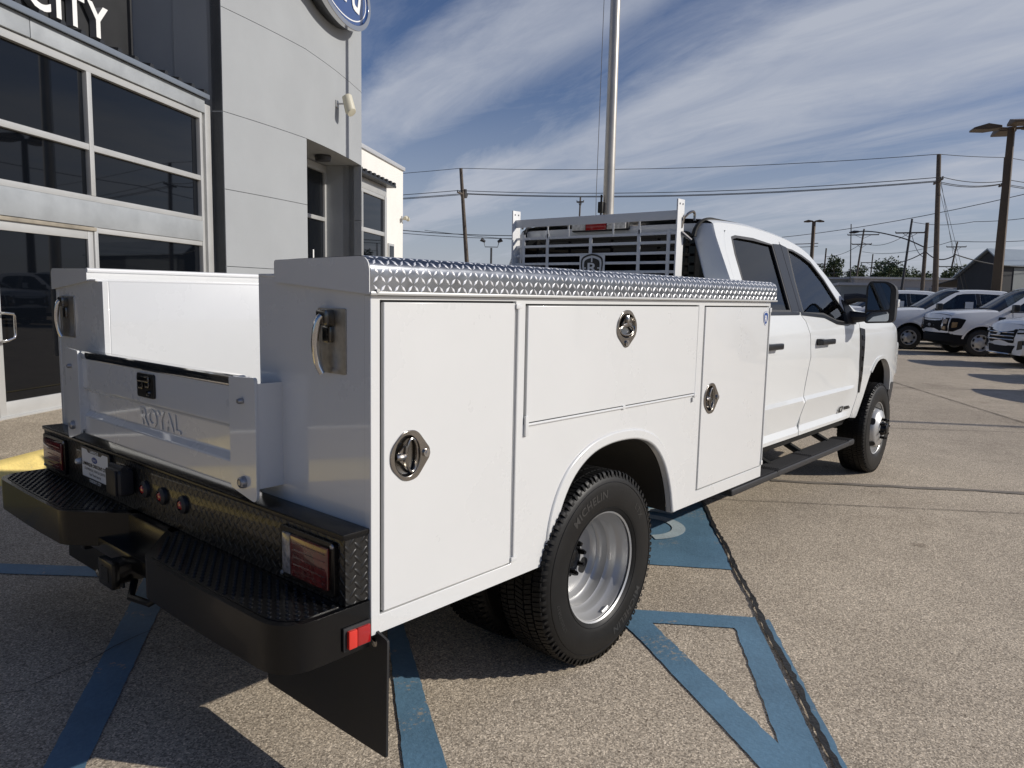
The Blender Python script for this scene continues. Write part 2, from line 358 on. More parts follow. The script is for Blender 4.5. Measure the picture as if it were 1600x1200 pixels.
class B:
    def __init__(s): s.v = []; s.f = []; s.m = []
    def add(s, vs, fs, mi=0):
        o = len(s.v); s.v += [tuple(x) for x in vs]
        for f in fs: s.f.append([i + o for i in f]); s.m.append(mi)
        return s
    def bm(s, b, mi=0, M=None):
        b.verts.ensure_lookup_table()
        vs = [(M @ v.co) if M else v.co.copy() for v in b.verts]
        b.verts.index_update()
        s.add(vs, [[v.index for v in f.verts] for f in b.faces], mi); b.free(); return s
    def box(s, x0, x1, y0, y1, z0, z1, bev=0.0, seg=2, mi=0, M=None):
        b = bmesh.new(); bmesh.ops.create_cube(b, size=1)
        for v in b.verts: v.co = Vector(((x0 + x1) / 2 + v.co.x * (x1 - x0), (y0 + y1) / 2 + v.co.y * (y1 - y0), (z0 + z1) / 2 + v.co.z * (z1 - z0)))
        if bev > 0: bmesh.ops.bevel(b, geom=b.edges[:], offset=min(bev, .49 * min(abs(x1 - x0), abs(y1 - y0), abs(z1 - z0))), segments=seg, affect='EDGES', profile=0.6)
        return s.bm(b, mi, M)
    def tube(s, pts, r, n=8, mi=0, cap=True):
        P = [Vector(p) for p in pts]; rr = r if isinstance(r, (list, tuple)) else [r] * len(P)
        vs = []; fs = []; up = None
        for i, p in enumerate(P):
            d = (P[min(i + 1, len(P) - 1)] - P[max(i - 1, 0)]).normalized()
            if up is None:
                up = Vector((0, 0, 1)) if abs(d.z) < .9 else Vector((1, 0, 0))
            a = d.cross(up).normalized(); up = a.cross(d).normalized()
            for k in range(n):
                t = 2 * PI * k / n; vs.append(p + (a * math.cos(t) + up * math.sin(t)) * rr[i])
        for i in range(len(P) - 1):
            for k in range(n): fs.append([i * n + k, i * n + (k + 1) % n, (i + 1) * n + (k + 1) % n, (i + 1) * n + k])
        if cap: fs.append(list(range(n))[::-1]); fs.append([(len(P) - 1) * n + k for k in range(n)])
        return s.add(vs, fs, mi)
    def lathe(s, prof, c=(0, 0, 0), n=32, mi=0, axis='y', a0=0):
        """prof: (radius, offset along axis)"""
        vs = []; fs = []; m = len(prof)
        for k in range(n):
            t = a0 + 2 * PI * k / n
            for r, y in prof:
                if axis == 'y': vs.append((c[0] + r * math.cos(t), c[1] + y, c[2] + r * math.sin(t)))
                elif axis == 'z': vs.append((c[0] + r * math.cos(t), c[1] + r * math.sin(t), c[2] + y))
                else: vs.append((c[0] + y, c[1] + r * math.cos(t), c[2] + r * math.sin(t)))
        for k in range(n):
            k2 = (k + 1) % n
            for i in range(m - 1): fs.append([k * m + i, k * m + i + 1, k2 * m + i + 1, k2 * m + i])
        return s.add(vs, fs, mi)
    def plate(s, out, holes=(), f=None, th=0.01, grid=None, mi=0, back=True, mi_side=None, lines=()):
        """polygon with holes, mapped by f(u, v, depth)"""
        if mi_side is None: mi_side = mi
        loops = [out] + list(holes); pts = []; ed = []
        for L in loops:
            o = len(pts); pts += [Vector((p[0], p[1])) for p in L]; ed += [(o + i, o + (i + 1) % len(L)) for i in range(len(L))]
        if grid:
            xs = [p[0] for p in out]; ys = [p[1] for p in out]
            x = min(xs) + grid * .5
            while x < max(xs):
                y = min(ys) + grid * .5
                while y < max(ys):
                    if pip((x, y), out) and not any(pip((x, y), h) for h in holes):
                        if min(((x - q.x) ** 2 + (y - q.y) ** 2) for q in pts[:sum(len(L) for L in loops)]) > (grid * .35) ** 2: pts.append(Vector((x, y)))
                    y += grid
                x += grid
        for L in lines:
            o = len(pts); pts += [Vector((p[0], p[1])) for p in L]; ed += [(o + i, o + i + 1) for i in range(len(L) - 1)]
        vv, _, ff, _, _, _ = delaunay_2d_cdt(pts, ed, [], 0, 1e-7)
        tris = []
        for t in ff:
            c = sum((vv[i] for i in t), Vector((0, 0))) / len(t)
            if pip(c, out) and not any(pip(c, h) for h in holes): tris.append(list(t))
        used = sorted({i for t in tris for i in t}); mp = {i: k for k, i in enumerate(used)}; n = len(used)
        vs = [f(vv[i].x, vv[i].y, 0.0) for i in used]
        fs = [[mp[i] for i in t] for t in tris]; s.add(vs, fs, mi)
        if th:
            o2 = len(s.v); vb = [f(vv[i].x, vv[i].y, th) for i in used]
            if back: s.add(vb, [[mp[i] for i in t][::-1] for t in tris], mi_side)
            else: s.add(vb, [], mi_side)
            cnt = {}
            for t in fs:
                for i in range(len(t)):
                    a, b2 = t[i], t[(i + 1) % len(t)]; cnt.setdefault((min(a, b2), max(a, b2)), []).append((a, b2))
            o1 = o2 - n
            for e in cnt.values():
                if len(e) == 1:
                    a, b2 = e[0]; s.f.append([o1 + b2, o1 + a, o2 + a, o2 + b2]); s.m.append(mi_side)
        return s
    def obj(s, name, mats, parent=None, ang=35, bevel=0.0, loc=None, keep_normals=False):
        me = bpy.data.meshes.new(name)
        me.from_pydata(s.v, [], s.f)
        if not isinstance(mats, (list, tuple)): mats = [mats]
        for m in mats: me.materials.append(m)
        if len(mats) > 1:
            for p, i in zip(me.polygons, s.m): p.material_index = i
        if not keep_normals:
            b = bmesh.new(); b.from_mesh(me); bmesh.ops.recalc_face_normals(b, faces=b.faces); b.to_mesh(me); b.free()
        for p in me.polygons: p.use_smooth = True
        me.set_sharp_from_angle(angle=R(ang)); me.update()
        o = bpy.data.objects.new(name, me); COL.objects.link(o)
        if parent: o.parent = parent
        if loc: o.location = loc
        if bevel:
            md = o.modifiers.new('bevel', 'BEVEL'); md.width = bevel; md.segments = 2; md.limit_method = 'ANGLE'; md.angle_limit = R(40)
        return o

def thing(name, label, cat, loc=(0, 0, 0), rz=0.0, group=None):
    o = bpy.data.objects.new(name, None); COL.objects.link(o); o.empty_display_size = 0.2
    o.location = loc; o.rotation_euler = (0, 0, rz); o['label'] = label; o['category'] = cat
    if group: o['group'] = group
    return o
def tag(o, label, cat, group=None):
    o['label'] = label; o['category'] = cat
    if group: o['group'] = group
    return o
def struct(o): o['kind'] = 'structure'; return o

def text_geo(txt, size=1.0, extrude=0.0, shear=0.0, spacing=1.0, align='LEFT', bold=0.0):
    c = bpy.data.curves.new('t', 'FONT'); c.body = txt; c.size = size; c.extrude = extrude; c.shear = shear; c.space_character = spacing; c.align_x = align; c.offset = bold; c.resolution_u = 4
    o = bpy.data.objects.new('t', c); COL.objects.link(o)
    dg = bpy.context.evaluated_depsgraph_get(); dg.update()
    me = bpy.data.meshes.new_from_object(o.evaluated_get(dg))
    vs = [v.co.copy() for v in me.vertices]; fs = [list(p.vertices) for p in me.polygons]
    bpy.data.objects.remove(o); bpy.data.curves.remove(c); bpy.data.meshes.remove(me)
    return vs, fs

# ================================================================== SETTING
def build_ground():
    b = B(); n = 1
    b.add([(-600, -600, 0), (900, -600, 0), (900, 900, 0), (-600, 900, 0)], [[0, 1, 2, 3]])
    struct(b.obj('ground', ground_m))
    def sheet(name, polys, m, z):
        q = B()
        for p in polys:
            q.plate(p, (), lambda u, v, d: (u, v, z - d), th=0)
        return struct(q.obj(name, m))
    def wob(poly, amp=0.0022, step=0.035):
        return [(x + random.uniform(-amp, amp), y + random.uniform(-amp, amp)) for x, y in dens(poly, step)]
    def ext(a, b_, t): return (a[0] + (b_[0] - a[0]) * t, a[1] + (b_[1] - a[1]) * t)
    # access aisle stripes
    A = [(0.142, 0.786), (0.235, 0.660), (-0.522, -0.453), (-0.609, -0.359)]
    A = [ext(A[3], A[0], 1.62), ext(A[2], A[1], 1.62), ext(A[1], A[2], 1.5), ext(A[0], A[3], 1.5)]
    A2 = [(-1.6, 3.52), (0.30, 1.16), (0.24, 1.02), (-1.68, 3.40)]
    Bs = [(0.739, -0.381), (0.811, -0.410), (0.236, -1.275), (0.145, -1.176)]
    Bs = [ext(Bs[3], Bs[0], 1.9), ext(Bs[2], Bs[1], 1.9), ext(Bs[1], Bs[2], 1.9), ext(Bs[0], Bs[3], 1.9)]
    sheet('aisle_marking', [wob(A), wob(A2)], blue_paint, 0.004)
    sheet('aisle_marking', [wob(Bs)], blue_paint, 0.0055)
    blk = [(2.282, -0.809), (2.526, -1.174), (3.688, -0.416), (3.20, 0.35), (1.98, -0.35)]
    sheet('accessible_bay_marking', [wob(blk)], blue_paint, 0.004)
    o = [(1.58, -1.00), (2.005, -1.528), (0.62, -2.47), (0.50, -2.36)]
    tri = [(1.52, -1.10), (1.66, -1.02), (1.701, -1.084), (2.005, -1.528), (0.70, -2.415), (0.40, -2.66), (0.913, -2.009), (1.468, -1.197)]
    hole = [(1.614, -1.202), (1.831, -1.509), (1.077, -2.009)]
    q = B(); q.plate(wob(tri), [wob(hole, 0.004)], lambda u, v, d: (u, v, 0.0045), th=0)
    q.plate(wob([(1.985, -1.562), (1.975, -1.582), (0.9, -2.318), (0.9, -2.352), (1.1, -2.215)][:0] or [(2.00, -1.57), (2.03, -1.585), (0.92, -2.345), (0.90, -2.315)], .003), (), lambda u, v, d: (u, v, 0.0042), th=0)
    struct(q.obj('arrow_marking', blue_paint))
    # wheelchair symbol: wheel arc, seat and head
    q = B(); c = Vector((2.86, -0.40)); ax = Vector((0.838, 0.545)); ay = Vector((-0.545, 0.838))
    def loc2(u, v): p = c + ax * u + ay * v; return (p.x, p.y)
    arc = [(0.275 * math.cos(t), 0.275 * math.sin(t)) for t in [R(-165 + i * 8) for i in range(36)]]
    arc += [(0.19 * math.cos(t), 0.19 * math.sin(t)) for t in [R(-165 + i * 8) for i in range(36)]][::-1]
    q.plate([loc2(*p) for p in arc], (), lambda u, v, d: (u, v, 0.0085), th=0)
    q.plate([loc2(*p) for p in [(0.30, -0.22), (0.46, -0.20), (0.42, -0.05), (0.36, -0.05)]], (), lambda u, v, d: (u, v, 0.0088), th=0)
    q.plate([loc2(*p) for p in [(-0.02, 0.02), (0.38, 0.06), (0.36, 0.13), (-0.02, 0.10)]], (), lambda u, v, d: (u, v, 0.0092), th=0)
    struct(q.obj('wheelchair_marking', white_paint))
    # sealed joint beside the bay
    p0, p1 = Vector((5.6, 0.905)), Vector((0.2, -2.80)); L = []; Rr = []
    d = (p1 - p0).normalized(); nn = Vector((-d.y, d.x)); k = 170
    for i in range(k + 1):
        p = p0.lerp(p1, i / k) + nn * (0.004 * math.sin(i * .31) + random.uniform(-.003, .003)); w = 0.0105 + random.uniform(-.004, .006)
        L.append(tuple(p + nn * w)); Rr.append(tuple(p - nn * w))
    q = B(); q.plate(L + Rr[::-1], (), lambda u, v, d_: (u, v, 0.0105), th=0)
    struct(q.obj('joint_sealant', tar_m))
    def line(a, b_, w, m, z, name='concrete_joint', amp=.003):
        a, b_ = Vector(a), Vector(b_); dd = (b_ - a).normalized(); n2 = Vector((-dd.y, dd.x)); k2 = max(6, int((b_ - a).length / .15)); l = []; r = []
        for i in range(k2 + 1):
            p = a.lerp(b_, i / k2) + n2 * random.uniform(-amp, amp); ww = w * random.uniform(.7, 1.3)
            l.append(tuple(p + n2 * ww)); r.append(tuple(p - n2 * ww))
        qq = B(); qq.plate(l + r[::-1], (), lambda u, v, d_: (u, v, z), th=0); struct(qq.obj(name, m))
    line((3.817, -0.408), (7.0, -4.97), .0045, seam_m, .006)
    line((8.285, -0.429), (12.5, -6.2), .006, seam_m, .006)
    line((18.5, 3.77), (7.5, -3.30), .009, seam_m, .007)
    line((11.2, 3.6), (15.5, -2.8), .009, seam_m, .006)
    line((14.6, 6.2), (20.5, -2.6), .010, seam_m, .006)
    line((18.2, 8.6), (25.0, -1.6), .010, seam_m, .006)
    line((3.817, -0.408), (0.2, 4.75), .007, seam_m, .0062)
    line((-3.4, -4.6), (0.2, -2.25), .006, seam_m, .0067)
    line((4.72, -0.50), (5.95, -2.36), .035, dark_band_m, .005, 'dark_band', .012)  # thin darker strip laid on the concrete
    # hairline cracks near the camera
    for a, b_ in (((-0.47, 0.20), (0.20, 0.40)), ((0.20, 0.40), (0.62, 0.9)), ((-0.9, .5), (-0.5, 0.18))):
        line(a, b_, .0022, seam_m, .0072, 'concrete_crack', .012)
build_ground()

# ================================================================== BUILDING
BO = Vector((0.966, 5.867, 0.0)); BZ = R(32.0)
def build_building():
    T = thing('car_showroom', 'grey stucco showroom with a bowed tower wall and tall dark silver framed windows', 'building', BO, BZ)
    # local: x along the facade, y into the building, z up
    def wallp(poly_sd, z0, z1, th=.25):      # wall strip following a plan polyline
        return poly_sd
    # --- tower front, panel by panel, following the bowed plan
    plan = [(4.03, -.20)]
    for i in range(1, 13):
        t = i / 12; plan.append((4.03 + 1.95 * t, -(.20 + .52 * t - .10 * t * t)))
    plan += [(6.6, -.645), (7.2, -.655), (8.0, -.635), (8.66, -.60), (8.78, -.575), (8.85, -.53), (8.88, -.45)]
    def strip(b, pl, z0, z1, th=.22, mi=0):
        n = len(pl); vs = []
        for x, y in pl: vs += [(x, y, z0), (x, y, z1)]
        for x, y in pl: vs += [(x, y + th, z0), (x, y + th, z1)]
        fs = []
        for i in range(n - 1):
            fs.append([2 * i, 2 * i + 2, 2 * i + 3, 2 * i + 1]); o = 2 * n
            fs.append([o + 2 * i, o + 2 * i + 1, o + 2 * i + 3, o + 2 * i + 2])
            fs.append([2 * i, o + 2 * i, o + 2 * i + 2, 2 * i + 2]); fs.append([2 * i + 1, 2 * i + 3, o + 2 * i + 3, o + 2 * i + 1])
        o = 2 * n
        fs.append([0, 1, o + 1, o]); fs.append([2 * n - 2, o + 2 * n - 2, o + 2 * n - 1, 2 * n - 1])
        b.add(vs, fs, mi)
    b = B(); g = .009
    left = [p for p in plan if p[0] <= 6.0]
    rows = [(0.13, 1.82), (1.82, 2.95), (2.95, 4.06), (4.06, 5.52), (5.52, 7.0), (7.0, 8.6)]
    for i, (z0, z1) in enumerate(rows):
        strip(b, left if z1 < 4.1 else plan, z0 + (g / 2 if i else 0), z1 - g / 2)
        if z1 < 4.1: strip(b, [(8.70, -.597), (8.78, -.575), (8.85, -.53), (8.88, -.45)], z0 + (g / 2 if i else 0), z1 - g / 2, th=.40)
    ins = [(x - (.02 if x > 8.84 else 0), y + .02) for x, y in plan]
    strip(b, [p for p in ins if p[0] <= 6.0][:-1] + [(5.97, -.60)], .13, 4.05, .15, 1)
    strip(b, ins, 4.07, 8.5, .15, 1)
    # left return (two leaves), niche reveals, soffit, right jamb
    b.box(4.03, 4.20, -.19, .55, .13, 8.6); b.box(4.045, 4.20, .55, 1.60, .13, 8.6)
    b.box(5.80, 6.0, -.45, .35, .13, 4.05); b.box(8.70, 8.86, -.44, .35, .13, 4.06)
    b.box(5.8, 8.86, -.42, .35, 4.066, 4.20)
    b.box(8.70, 8.875, -.30, 1.6, 4.2, 8.6)
    b.obj('tower_wall', [stucco, groove_m], T, ang=30)
    # niche window
    f = B()
    for (x0, x1, z0, z1) in ((6.0, 8.72, .13, .30), (6.0, 8.72, 3.9, 4.05), (8.62, 8.72, .30, 3.9), (6.0, 8.62, 2.92, 3.0), (6.0, 8.62, 1.86, 1.98), (7.3, 7.36, .3, 3.9)):
        f.box(x0, x1, .16 + random.uniform(0, .004), .26, z0, z1, .004)
    f.obj('window_frame', alum_frame, T)
    p = B(); p.box(6.0, 8.62, .21, .23, .30, 3.9); p.obj('window_pane', glass_dark, T)
    vs, fs = text_geo('1', .42, .004, bold=.006)
    b = B(); b.add([(7.98 + v.x, .195 - v.z, 2.02 + v.y) for v in vs], fs); b.obj('house_number', letter_white, T)
    b = B(); b.lathe([(0, .0), (.15, .0), (.16, -.03), (.14, -.10), (.0, -.11)], (7.55, -.25, 4.06), 24, axis='z'); b.obj('soffit_lamp', dark_steel, T)
    # --- sign wall set back above the canopy roof
    b = B(); b.box(-6, 4.03, 1.25, 1.45, 4.2, 8.6, .01); b.box(3.99, 4.03, 1.20, 1.25, 4.30, 8.6); b.obj('sign_wall', [sign_black], T)
    # --- main shop front
    fr = B()
    z_t0, z_t1 = 2.16, 2.46
    def fb(x0, x1, z0, z1, y0=0.0, y1=.12, bev=.006): fr.box(x0, x1, y0, y1, z0, z1, bev)
    xs_up = [-3.85, -1.21, 1.445, 3.74]
    fb(-6, 3.74, 3.90, 3.985); fb(-6, 3.74, 3.03, 3.10, .004); fb(-6, 3.74, 2.455, 2.52, .003)
    for x in (-3.85, -1.21, 1.455): fb(x, x + .075, 2.52, 3.90, -.004)
    fb(3.735, 3.80, .13, 4.0, -.006)
    fb(1.475, 1.535, .13, 2.17, -.005); fb(1.54, 3.735, 2.10, 2.165, .003); fb(1.54, 3.735, .13, .26, .003)
    fr.box(3.80, 3.835, .02, .2, .13, 4.1); fr.box(3.835, 3.98, -.03, .2, .13, 4.12, .008)
    fr.obj('shopfront_frame', alum_frame, T)
    pb = B(); pb.box(-6, 3.74, -.012, .1, 2.165, 2.452, .006)
    for x0, x1 in ((-6, -1.0), (-.99, .62), (.63, 3.835)): pb.box(x0, x1, -.03, .16, 3.99, 4.188, .004)
    pb.obj('fascia_panel', alum_panel, T)
    for (x0, x1, z0, z1) in ((-3.78, -1.21, 3.1, 3.9), (-1.135, 1.455, 3.1, 3.9), (1.53, 3.74, 3.1, 3.9), (-3.78, -1.21, 2.52, 3.03), (-1.135, 1.455, 2.52, 3.03), (1.53, 3.74, 2.52, 3.03), (1.535, 3.74, .26, 2.10), (-6, -1.6, .13, 2.165)):
        p = B(); p.box(x0, x1, .055, .075, z0, z1); p.obj('window_pane', glass_dark, T)
    # --- glass doors
    for k, (x0, x1) in enumerate(((.02, 1.47), (-1.5, .012))):
        d = B(); s1 = .085
        d.box(x0, x0 + s1, .012, .07, .15, 2.12, .006); d.box(x1 - s1, x1, .012, .07, .15, 2.12, .006)
        d.box(x0 + s1, x1 - s1, .014, .068, .15, .30, .005); d.box(x0 + s1, x1 - s1, .014, .068, 2.02, 2.12, .005)
        do = d.obj('door', alum_frame, T)
        p = B(); p.box(x0 + s1, x1 - s1, .035, .05, .30, 2.02); p.obj('door_pane', glass_dark, do)
        hx = x0 + .05 if k == 0 else x1 - .05
        p = B(); p.tube([(hx, .012, .92), (hx, -.05, .92), (hx + (.03 if k == 0 else -.03), -.06, .93), (hx + (.10 if k == 0 else -.1), -.06, .95), (hx + (.115 if k == 0 else -.115), -.06, .98), (hx + (.115 if k == 0 else -.115), -.06, 1.17), (hx + (.1 if k == 0 else -.1), -.06, 1.19), (hx, -.055, 1.2), (hx, .012, 1.2)], .014, 10)
        p.obj('door_handle', chrome_m, do)
    tb = B(); tb.box(-6, 1.5, -.016, .03, 2.118, 2.158, .003); tb.obj('door_track', mat('rusty_track', (.27, .24, .19), .6, noise=(4, .3)), T)
    th = B(); th.box(-6, 3.84, -.02, .12, .128, .152, .004); th.obj('threshold', alum_frame, T)
    # --- canopy roof of the shop front
    r = B()
    prof = [(-.06, 4.19), (1.24, 4.36), (1.24, 4.42), (-.06, 4.245)]
    vs = [(-6, y, z) for y, z in prof] + [(3.87, y, z) for y, z in prof]
    r.add(vs, [[0, 1, 2, 3], [7, 6, 5, 4], [0, 4, 5, 1], [1, 5, 6, 2], [2, 6, 7, 3], [3, 7, 4, 0]], 0)
    x = 3.80
    while x > -6:
        e = .05
        a = [(x - e, -.066, 4.243), (x + e, -.066, 4.243), (x + e * .6, -.066, 4.302), (x - e * .6, -.066, 4.302)]
        c = [(q[0], 1.235, q[2] + .173) for q in a]
        r.add(a + c, [[0, 1, 2, 3], [7, 6, 5, 4], [0, 4, 5, 1], [1, 5, 6, 2], [2, 6, 7, 3], [3, 7, 4, 0]], 0); x -= .305
    r.obj('canopy_roof', roof_dark, T)
    gtr = B(); gtr.box(-6, 3.885, -.085, -.058, 4.182, 4.250, .006); gtr.obj('gutter', gutter_m, T)
    # hidden rear so that the block has depth
    k = B(); k.box(-6, 3.9, .13, .2, .13, 4.17); k.box(-6, 8.9, 6.0, 6.2, 0, 8.5); k.box(-6.2, -6, 0, 6.2, 0, 8.5); k.obj('rear_wall', [sign_black], T)

    # --- white wing
    A = thing('white_annex', 'cream white stucco annex with a small canopy window beyond the grey tower', 'building', BO, BZ)
    b = B(); b.box(8.90, 13.86, .10, 6, .0, 4.78); b.obj('wall', stucco_white, A)
    b = B(); b.box(8.90, 13.92, .05, 6.05, 4.78, 4.88, .01); b.obj('parapet_coping', coping_m, A)
    f = B()
    f.box(8.97, 12.15, .0, .097, 3.86, 4.10, .004); f.box(12.0, 12.15, -.01, .097, .13, 3.859, .004); f.box(8.97, 12.0, .0, .097, .13, 2.2, .004); f.box(8.97, 12.0, .004, .097, 2.88, 2.98, .004); f.box(8.97, 12.0, .006, .097, 3.78, 3.859, .004); f.box(10.4, 10.47, .003, .097, 2.2, 3.78, .004)
    f.obj('window_frame', alum_frame, A)
    p = B(); p.box(8.97, 12.0, .05, .07, 2.2, 3.80); p.obj('window_pane', glass_dark, A)
    p = B(); p.box(12.52, 12.98, .06, .096, 1.6, 2.75, .01); p.obj('small_window', alum_frame, A)
    p2 = B(); p2.box(12.58, 12.92, .05, .058, 1.66, 2.69); p2.obj('small_window_pane', glass_dark, A)
    r = B(); r.box(8.97, 12.25, -.22, .10, 4.10, 4.15); x = 12.15
    while x > 9: r.box(x - .06, x + .06, -.225, .095, 4.15, 4.22); x -= .30
    r.obj('canopy', roof_dark, A)

    # --- signs and lamps on the walls (things of their own)
    M = Matrix.Translation(BO) @ Matrix.Rotation(BZ, 4, 'Z')
    S_ = thing('letter_sign', 'white raised capital letters on the black panel above the shop front', 'sign', M @ Vector((2.2, 1.24, 4.9)), BZ)
    xs = 1.47
    for chn, x0 in (('C', 1.93), ('I', 2.40), ('T', 2.58), ('Y', 3.02)):
        vs, fs = text_geo(chn, .60, .05, bold=.012)
        b = B()
        for i, fc in enumerate(fs):
            pass
        me_v = [((x0 - 2.2) + v.x, -.06 - v.z, -.035 + v.y) for v in vs]
        nrm = []
        for fc in fs:
            p0, p1, p2 = (Vector(me_v[fc[j]]) for j in range(3)); n = (p1 - p0).cross(p2 - p0)
            nrm.append(1 if abs(n.y) < .5 * n.length else 0)
        b.v = me_v; b.f = [list(x) for x in fs]; b.m = nrm
        b.obj('letter', [letter_white, letter_side], S_)
    OV = thing('oval_sign', 'blue oval brand sign with a silver rim high on the grey tower', 'sign', M @ Vector((6.86, -.66, 6.92)), BZ)
    def oval(a, c, y0, y1, nm, m, mi=None, inner=None):
        o_ = [(a * math.cos(t), c * math.sin(t)) for t in [2 * PI * i / 72 for i in range(72)]]
        h = [[(inner[0] * math.cos(t), inner[1] * math.sin(t)) for t in [2 * PI * i / 72 for i in range(72)]]] if inner else []
        b = B(); b.plate(o_, h, lambda u, v, d: (u, y0 + d, v), th=y1 - y0); return b.obj(nm, m, OV, bevel=.008)
    oval(1.36, .66, -.20, .0, 'sign_box', black_satin)
    oval(1.40, .70, -.30, -.20, 'rim', chrome_m, inner=(1.27, .60))
    oval(1.275, .605, -.27, -.215, 'face', mat('sign_blue', (.014, .055, .20), .3, coat=.5))
    oval(1.20, .545, -.276, -.271, 'border_line', letter_white, inner=(1.175, .522))
    vs, fs = text_geo('Ford', .98, .004, shear=.32, align='CENTER', spacing=.93, bold=.012)
    b = B(); b.add([(v.x - .04, -.28 - v.z, v.y - .27) for v in vs], fs); b.obj('lettering', letter_white, OV)
    # flood lamp on the tower
    L = thing('flood_lamp', 'cream cylindrical flood lamp on a bracket on the grey tower wall', 'lamp', M @ Vector((7.22, -.653, 4.93)), BZ)
    b = B(); b.box(-.05, .05, -.03, 0, -.06, .06, .005); b.tube([(0, -.02, .0), (0, -.16, .0), (.03, -.22, -.03)], .016, 8); b.obj('bracket', alum_frame, L)
    b = B(); b.tube([(.02, -.30, -.16), (.03, -.27, -.13), (.06, -.19, .14), (.06, -.18, .16)], [.085, .10, .092, .07], 20); b.obj('lamp_head', cream_m, L)
    b = B(); b.tube([(.01, -.26, -.16), (-.02, -.24, -.20), (-.02, -.2, -.10), (0, -.16, 0)], .006, 6); b.obj('cable', wire_m, L)
    L = thing('flood_lamp', 'small pale flood lamp near the outer corner of the cream annex', 'lamp', M @ Vector((13.74, .10, 3.48)), BZ)
    b = B(); b.box(-.05, .05, -.02, 0, -.08, .08); b.tube([(0, -.01, 0), (0, -.12, .02)], .02, 8); b.obj('bracket', alum_frame, L)
    b = B(); b.tube([(-.16, -.14, .0), (-.05, -.14, .03)], [.05, .06], 12); b.tube([(.05, -.14, .03), (.17, -.14, .0)], [.06, .05], 12); b.obj('lamp_head', cream_m, L)

    # --- sidewalk and kerb
    b = B(); b.box(-12, 16, -1.42, 3, -.2, .13, .004); o = struct(b.obj('sidewalk', walk_m)); o.matrix_world = M
    kp = [(-12, -1.62), (16, -1.62), (16, -1.424), (-12, -1.424)]
    b = B(); pr_ = [(-1.63, -.1), (-1.63, .012), (-1.60, .05), (-1.545, .115), (-1.51, .134), (-1.424, .136), (-1.424, -.1)]; n = len(pr_)
    b.add([(-12, y, z) for y, z in pr_] + [(16, y, z) for y, z in pr_], [[i, (i + 1) % n, n + (i + 1) % n, n + i] for i in range(n)] + [list(range(n)), [n + i for i in range(n)][::-1]])
    o = struct(b.obj('kerb', yellow_paint)); o.matrix_world = M
build_building()

# ================================================================== WHEELS
def interp(x, xs, ys):
    if x <= xs[0]: return ys[0]
    for i in range(1, len(xs)):
        if x <= xs[i]: return ys[i - 1] + (ys[i] - ys[i - 1]) * (x - xs[i - 1]) / (xs[i] - xs[i - 1])
    return ys[-1]
def wrap_text(b, txt, size, r0, a_mid, yf, thick=.0016, mi=0, bold=0.0, track=1.0):
    vs, fs = text_geo(txt, size, 0, spacing=track, align='CENTER', bold=bold)
    out = []
    for v in vs:
        a = a_mid - v.x / r0; r = r0 + v.y
        out.append((r * math.cos(a), yf(r) - thick, r * math.sin(a)))
    b.add(out, fs, mi)
TY_R = .397
def tyre_prof(hw_):
    return [(.222, hw_ * .80), (.236, hw_ * .93), (.262, hw_ * .985), (.30, hw_), (.335, hw_ * .985), (.358, hw_ * .955), (.374, hw_ * .90), (.384, hw_ * .83), (.388, hw_ * .70), (.389, hw_ * .35), (.389, 0)]
